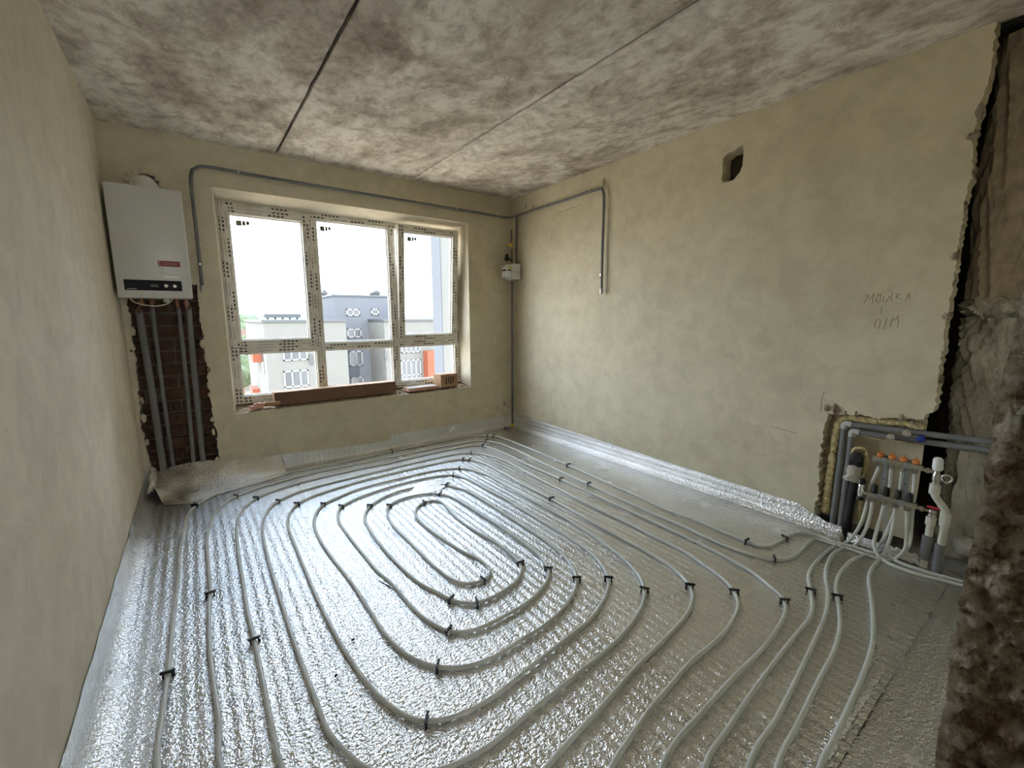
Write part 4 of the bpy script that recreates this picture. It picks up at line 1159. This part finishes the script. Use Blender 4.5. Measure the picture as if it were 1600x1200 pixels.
# white risers with grey sleeves
ra = thing('plastic_riser', 'crooked white plastic pipe under the white thermostatic head', 'pipe', (MX, 0.385, 0.0), 'white risers beside the manifold')
MB().tube([Vector((MX, vy, vz-0.045)), Vector((MX, vy, 0.425)), Vector((MX, vy-0.008, 0.405)), Vector((MX, 0.392, 0.345)), Vector((MX, 0.386, 0.325)), Vector((MX, 0.386, 0.15)), Vector((MX, 0.392, 0.0))], 0.0170, 16, 0.01).build('pipe', 'ppr_white', ra, True)
for a, b in (((MX, vy, vz-0.05), (MX, vy, 0.418)), ((MX, 0.387, 0.333), (MX, 0.386, 0.262))):
    MB().cyl(a, b, 0.0225, None, 18).build('socket', 'ppr_white', ra, True)
MB().lathe((MX, 0.388, 0.005), (0, 0, 1), [(0, 0.0225), (0.15, 0.0225), (0.152, 0.017)], 16).build('insulation_sleeve', 'insulation', ra, True)
rb = thing('plastic_riser', 'straight white plastic pipe in grey sleeve under the red valve handle', 'pipe', (MX, bvy, 0.0), 'white risers beside the manifold')
MB().cyl((MX, bvy, bvz-0.012), (MX, bvy+0.004, 0.0), 0.0165, None, 16).build('pipe', 'ppr_white', rb, True)
MB().cyl((MX, bvy, bvz-0.01), (MX, bvy+0.001, bvz-0.055), 0.0225, None, 16).build('socket', 'ppr_white', rb, True)
MB().lathe((MX, bvy+0.004, 0.045), (0, 0, 1), [(0, 0.0225), (0.135, 0.0225), (0.137, 0.017)], 16).build('insulation_sleeve', 'insulation', rb, True)

# ------------------------------------------------------------------ wrapped riser in the shaft
QX, QY = XR+0.30, 0.375
rp = thing('wrapped_riser', 'soil stack wrapped in crumpled plastic film in the dark shaft', 'pipe', (QX, QY, 0.0))
def column(z0, z1, r, seed, amp, twist=3.0, nz=200, y0=QY):
    def fn(u, v):
        a = 2*PI*u
        zz = z0+(z1-z0)*v
        c, s = math.cos(a), math.sin(a)
        k = 0.45*noise.fractal(Vector((c*1.4+seed, s*1.4, zz*4)), 1.0, 2.0, 3)
        q1 = noise.noise(Vector((math.cos(a+zz*twist)*2.6, math.sin(a+zz*twist)*2.6, zz*1.3+seed)))
        q2 = noise.noise(Vector((math.cos(a-zz*twist*1.5)*2.4+4, math.sin(a-zz*twist*1.5)*2.4, zz*1.6+seed)))
        k += 0.9*(1-2.2*abs(q1))+0.5*(1-2.2*abs(q2))-0.6
        R = r(v)*(1+amp*k)
        return Vector((QX+R*c, y0+0.012*noise.noise(Vector((zz*2.2, seed, 0)))+R*s, zz))
    return MB().grid(97, nz, fn)
tag(column(0.0, 1.34, lambda v: 0.072+0.020*v, 1, 0.42).build('film_wrap', 'film', rp, True), 'translucent film wrap')
tag(column(1.33, 1.45, lambda v: 0.070+0.035*math.sin(PI*v), 4, 0.5, 5, 24).build('film_knot', 'film', rp, True), 'bunched knot of film')
tag(column(1.44, 2.70, lambda v: 0.092+0.02*v, 7, 0.22, 1.0, 80, QY+0.015).build('cloth_wrap', 'wrap_cloth', rp, True), 'brown fabric wrap')
MB().grid(30, 40, lambda u, v: Vector((QX-0.06-0.05*u+0.02*noise.noise(Vector((u*4, v*4, 0))), 0.20+0.20*u+0.015*noise.noise(Vector((u*3, v*6, 2))), 0.0+0.62*v))).build('film_apron', 'film', rp, True)
tag(MB().blob((XR+0.18, 0.30, 0.09), (0.06, 0.07, 0.06), 3, 0.35, 1.7).build('film_scrap', 'film', None, True), 'crumpled scrap of plastic film on the shaft floor behind the white risers', 'plastic film')

# ------------------------------------------------------------------ outside the window
GZ = -24.0
Y1, Y2 = 46.0, 51.0
struct(MB().box((-400, YF+6, GZ-1), (900, 900, GZ)).build('ground', 'soil'))
hl = MB().grid(90, 2, lambda u, v: Vector((-700+2400*u, 1000+60*v, GZ+(34+9*noise.noise(Vector((u*9, 0, 0)))+7*noise.noise(Vector((u*31, 2, 0))))*v)))
struct(hl.build('hill_far', 'far_hill'))
def blk(mat, parent, name, xa, xb, ya, yb, za, zb):
    return MB().box((xa, ya, za), (xb, yb, zb)).build(name, mat, parent)
def far_window(parent, x0, x1, z0, z1, y, cols, transom=None):
    w = MB()
    fw = 0.13
    w.box((x0, y-0.10, z0), (x0+fw, y+0.05, z1)).box((x1-fw, y-0.10, z0), (x1, y+0.05, z1)).box((x0, y-0.10, z0), (x1, y+0.05, z0+fw)).box((x0, y-0.10, z1-fw), (x1, y+0.05, z1))
    for k in range(1, cols):
        c = x0+(x1-x0)*k/cols
        w.box((c-fw/2, y-0.10, z0), (c+fw/2, y+0.05, z1))
    if transom:
        w.box((x0, y-0.10, transom-fw/2), (x1, y+0.05, transom+fw/2))
    o = w.build('window', 'far_white', parent)
    for k in range(cols):
        a = x0+(x1-x0)*k/cols
        MB().box((a+fw*0.4, y-0.04, z0+fw*0.5), (a+(x1-x0)/cols-fw*0.4, y-0.02, z1-fw*0.5)).build('pane', 'far_glass', o)
    return o
def fx(px, py, y):
    p = at(px, py, 1, y)
    return p.x, p.z
bd = thing('apartment_block', 'cream and grey apartment block opposite, seen through the window', 'building', (at(500, 560, 1, Y1).x, Y1+8, GZ))
cxl, ctop = fx(411, 503.5, Y1)
cxm, _ = fx(540, 503.5, Y1)
dirx = ray(383, 503)
yback = cxl/(dirx.x/dirx.y)
blk('render_cream', bd, 'wing', cxl, cxm, Y1, yback, GZ, ctop)
blk('coping', bd, 'parapet', cxl-0.15, cxm+0.1, Y1-0.15, yback, ctop, ctop+0.22)
rxl, rtop = fx(600, 502, Y1)
blk('render_cream', bd, 'wing', rxl, rxl+24, Y1, Y1+14, GZ, rtop)
blk('coping', bd, 'parapet', rxl-0.1, rxl+24, Y1-0.15, Y1+14, rtop, rtop+0.22)
txl, ttop = fx(520, 462.5, Y2)
txr, _ = fx(613, 462.5, Y2)
dirx = ray(501.5, 468)
blk('render_grey', bd, 'tower', txl, txr, Y2, txl/(dirx.x/dirx.y), GZ, ttop)
blk('coping', bd, 'parapet', txl-0.12, txr+0.1, Y2-0.12, txl/(dirx.x/dirx.y), ttop, ttop+0.20)
for (a, b, c, d) in ((500, 514, 452, 466), (579, 597, 453, 463)):
    x0, z1 = fx(a, c, Y2+5)
    x1, z0 = fx(b, d, Y2+5)
    h = MB().box((x0+0.25, Y2+5, z0-0.8), (x1-0.25, Y2+6.2, z0+(z1-z0)*0.45)).build('chimney', 'render_cream', bd)
    zm = z0+(z1-z0)*0.45
    MB().add([(x0, Y2+4.8, zm), (x1, Y2+4.8, zm), (x1, Y2+6.4, zm), (x0, Y2+6.4, zm), ((x0+x1)/2, Y2+4.8, z1), ((x0+x1)/2, Y2+6.4, z1)],
             [(0, 1, 4), (2, 3, 5), (1, 2, 5, 4), (3, 0, 4, 5), (0, 3, 2, 1)]).build('hood', 'coping', h)
x0, z1 = fx(413, 491, Y1+6)
x1, z0 = fx(470, 498, Y1+6)
o = blk('coping', bd, 'roof_canopy', x0, x1, Y1+6, Y1+8, z1-0.35, z1)
for k in range(5):
    xx = x0+0.3+(x1-x0-0.6)*k/4
    blk('coping', o, 'post', xx-0.08, xx+0.08, Y1+6.2, Y1+6.4, ctop-0.5, z1-0.3)
for (a, b, c, d, n) in ((540.8, 562, 482.7, 493.6, 2), (579.6, 591.7, 482.7, 492, 1), (542, 565, 514, 527, 2), (545, 567, 549, 571, 2), (548, 568, 590, 603, 2)):
    x0, z1 = fx(a, c, Y2)
    x1, z0 = fx(b, d, Y2)
    far_window(bd, x0, x1, z0, z1, Y2, n)
for (a, b, c, d, n, tr) in ((440, 481, 533, 562, 3, 0.45), (442.5, 484, 580, 612, 3, 0.3), (625.6, 656.5, 520, 550, 4, 0.5), (626, 657.7, 563, 591, 4, 0.22)):
    x0, z1 = fx(a, c, Y1)
    x1, z0 = fx(b, d, Y1)
    far_window(bd, x0, x1, z0, z1, Y1, n, z0+(z1-z0)*tr)
for (a, b, c, d) in ((482.5, 488.5, 554, 569), (599.8, 604, 549, 562)):
    x0, z1 = fx(a, c, Y1)
    x1, z0 = fx(b, d, Y1)
    g_ = blk('far_glass', bd, 'vent_grille', x0, x1, Y1-0.12, Y1+0.02, z0, z1)
    for k in range(4):
        zz = z0+(z1-z0)*(k+0.5)/4
        blk('coping', g_, 'louvre', x0, x1, Y1-0.18, Y1-0.10, zz-0.06, zz+0.06)
x0, z1 = fx(668, 549, Y1-1.2)
x1, z0 = fx(684, 600, Y1-1.2)
blk('render_orange', bd, 'balcony_panel', x0, x1, Y1-1.2, Y1, z0, z1)
for (a, c, d) in ((394, 549, 564), (394, 606, 616)):
    p = at(a, c, 0, cxl-0.6)
    q = at(a, d, 0, cxl-0.6)
    blk('render_orange', bd, 'balcony_panel', cxl-0.7, cxl, p.y-1.2, p.y+1.6, q.z, p.z)
    blk('far_glass', bd, 'side_window', cxl-0.05, cxl+0.05, Y1+2.0, Y1+3.4, q.z-1.0, p.z)
# own building's neighbouring wing at the right
YW = YF+9.0
wx, _ = fx(675, 450, YW)
ow = thing('neighbour_wing', 'grey and cream projecting wing close outside the right sash', 'building', (wx+3, YW-2.5, GZ))
_d = ray(689, 450)
yc = wx/(_d.x/_d.y)
blk('render_grey', ow, 'end_wall', wx, wx+6, yc, YW, GZ, 14)
blk('render_cream', ow, 'side_wall', wx+0.02, wx+6, YF+0.9, yc, GZ, 14)
blk('far_glass', ow, 'side_window', wx+0.0, wx+0.06, yc-1.6, yc-1.0, 0.3-0.75, 0.3)
# trees, cottages beyond
rnd = random.Random(11)
def tree(px, py, y, r, k):
    p = at(px, py, 1, y)
    o = thing('tree', ('darker', 'paler', 'rounder', 'smaller', 'taller', 'lower', 'nearer', 'farther')[k]+' green tree beyond the corner of the cream block, low in the left window panes', 'tree', (p.x, y, GZ), 'trees beyond the cream block')
    MB().blob((p.x, y, p.z), (r, r, r*0.95), k, 0.45, 1.6, 3).build('crown', 'leaf', o, True)
    MB().cyl((p.x, y, GZ), (p.x, y, p.z), 0.4, 0.25, 8).build('trunk', 'trunk', o)
for k, (px, py, y, r) in enumerate(((379, 577, 150, 4.2), (372, 584, 140, 2.6), (388, 561, 190, 5.5), (376, 556, 210, 5.0), (371, 545, 260, 6.0), (384, 512, 520, 14.0), (378, 520, 420, 10.0), (390, 546, 230, 6.0))):
    tree(px, py, y, r, k)
for k, (px, py, y, w) in enumerate(((374, 564, 175, 6.0), (380, 527, 380, 16.0), (376, 535, 320, 10.0))):
    p = at(px, py, 1, y)
    o = thing('cottage', ('nearest', 'farthest', 'middle')[k]+' pale cottage with brown roof beyond the cream block', 'house', (p.x, y, GZ), 'cottages beyond the cream block')
    MB().box((p.x-w/2, y, GZ), (p.x+w/2, y+w, p.z)).build('walls', 'render_cream', o)
    MB().add([(p.x-w*0.6, y-1, p.z), (p.x+w*0.6, y-1, p.z), (p.x+w*0.6, y+w+1, p.z), (p.x-w*0.6, y+w+1, p.z), (p.x, y-1, p.z+w*0.4), (p.x, y+w+1, p.z+w*0.4)],
             [(0, 1, 4), (2, 3, 5), (1, 2, 5, 4), (3, 0, 4, 5), (0, 3, 2, 1)]).build('roof', 'roof_tile', o)

# ------------------------------------------------------------------ small leftovers on the foil
def scrap(u, v):
    a, b = flo(1322, 846, 0), flo(1436, 884, 0)
    p = a.lerp(b, u)
    q = p.lerp(Vector((XR-0.012, p.y+0.01, 0)), v)
    q.z = 0.002+0.035*v*v+0.012*abs(noise.noise(Vector((u*9, v*7, 1))))+0.006*noise.noise(Vector((u*25, v*19, 2)))
    return q
tag(MB().grid(60, 26, scrap).build('crumpled_edge', 'foil', sC, True), 'crumpled foil edge below the manifold')
for k, (q, lab) in enumerate((((747, 672), 'loose black pipe clip lying by the far wall under the right sash'), ((787, 668), 'loose black pipe clip lying beside the foot of the gas riser'))):
    o = proto.copy()
    COL.objects.link(o)
    p = flo(*q, 0.01)
    o.location = (p.x, p.y, 0.006)
    o.rotation_euler = (1.35, 0.2, 0.6+k)
    tag(o, lab, 'clip', 'loose pipe clips')
for q, lab in (((552, 1000), 'dark plastic flake on the foil inside the fifth pipe run from the left wall'), ((525, 1056), 'dark plastic flake on the foil close to the fourth pipe run from the left wall')):
    p = flo(*q, 0.004)
    tag(MB().blob((p.x, p.y, 0.006), (0.007, 0.005, 0.004), q[0], 0.5, 2, 1).build('plastic_flake', 'black_plastic'), lab, 'flake', 'plastic flakes on the foil')
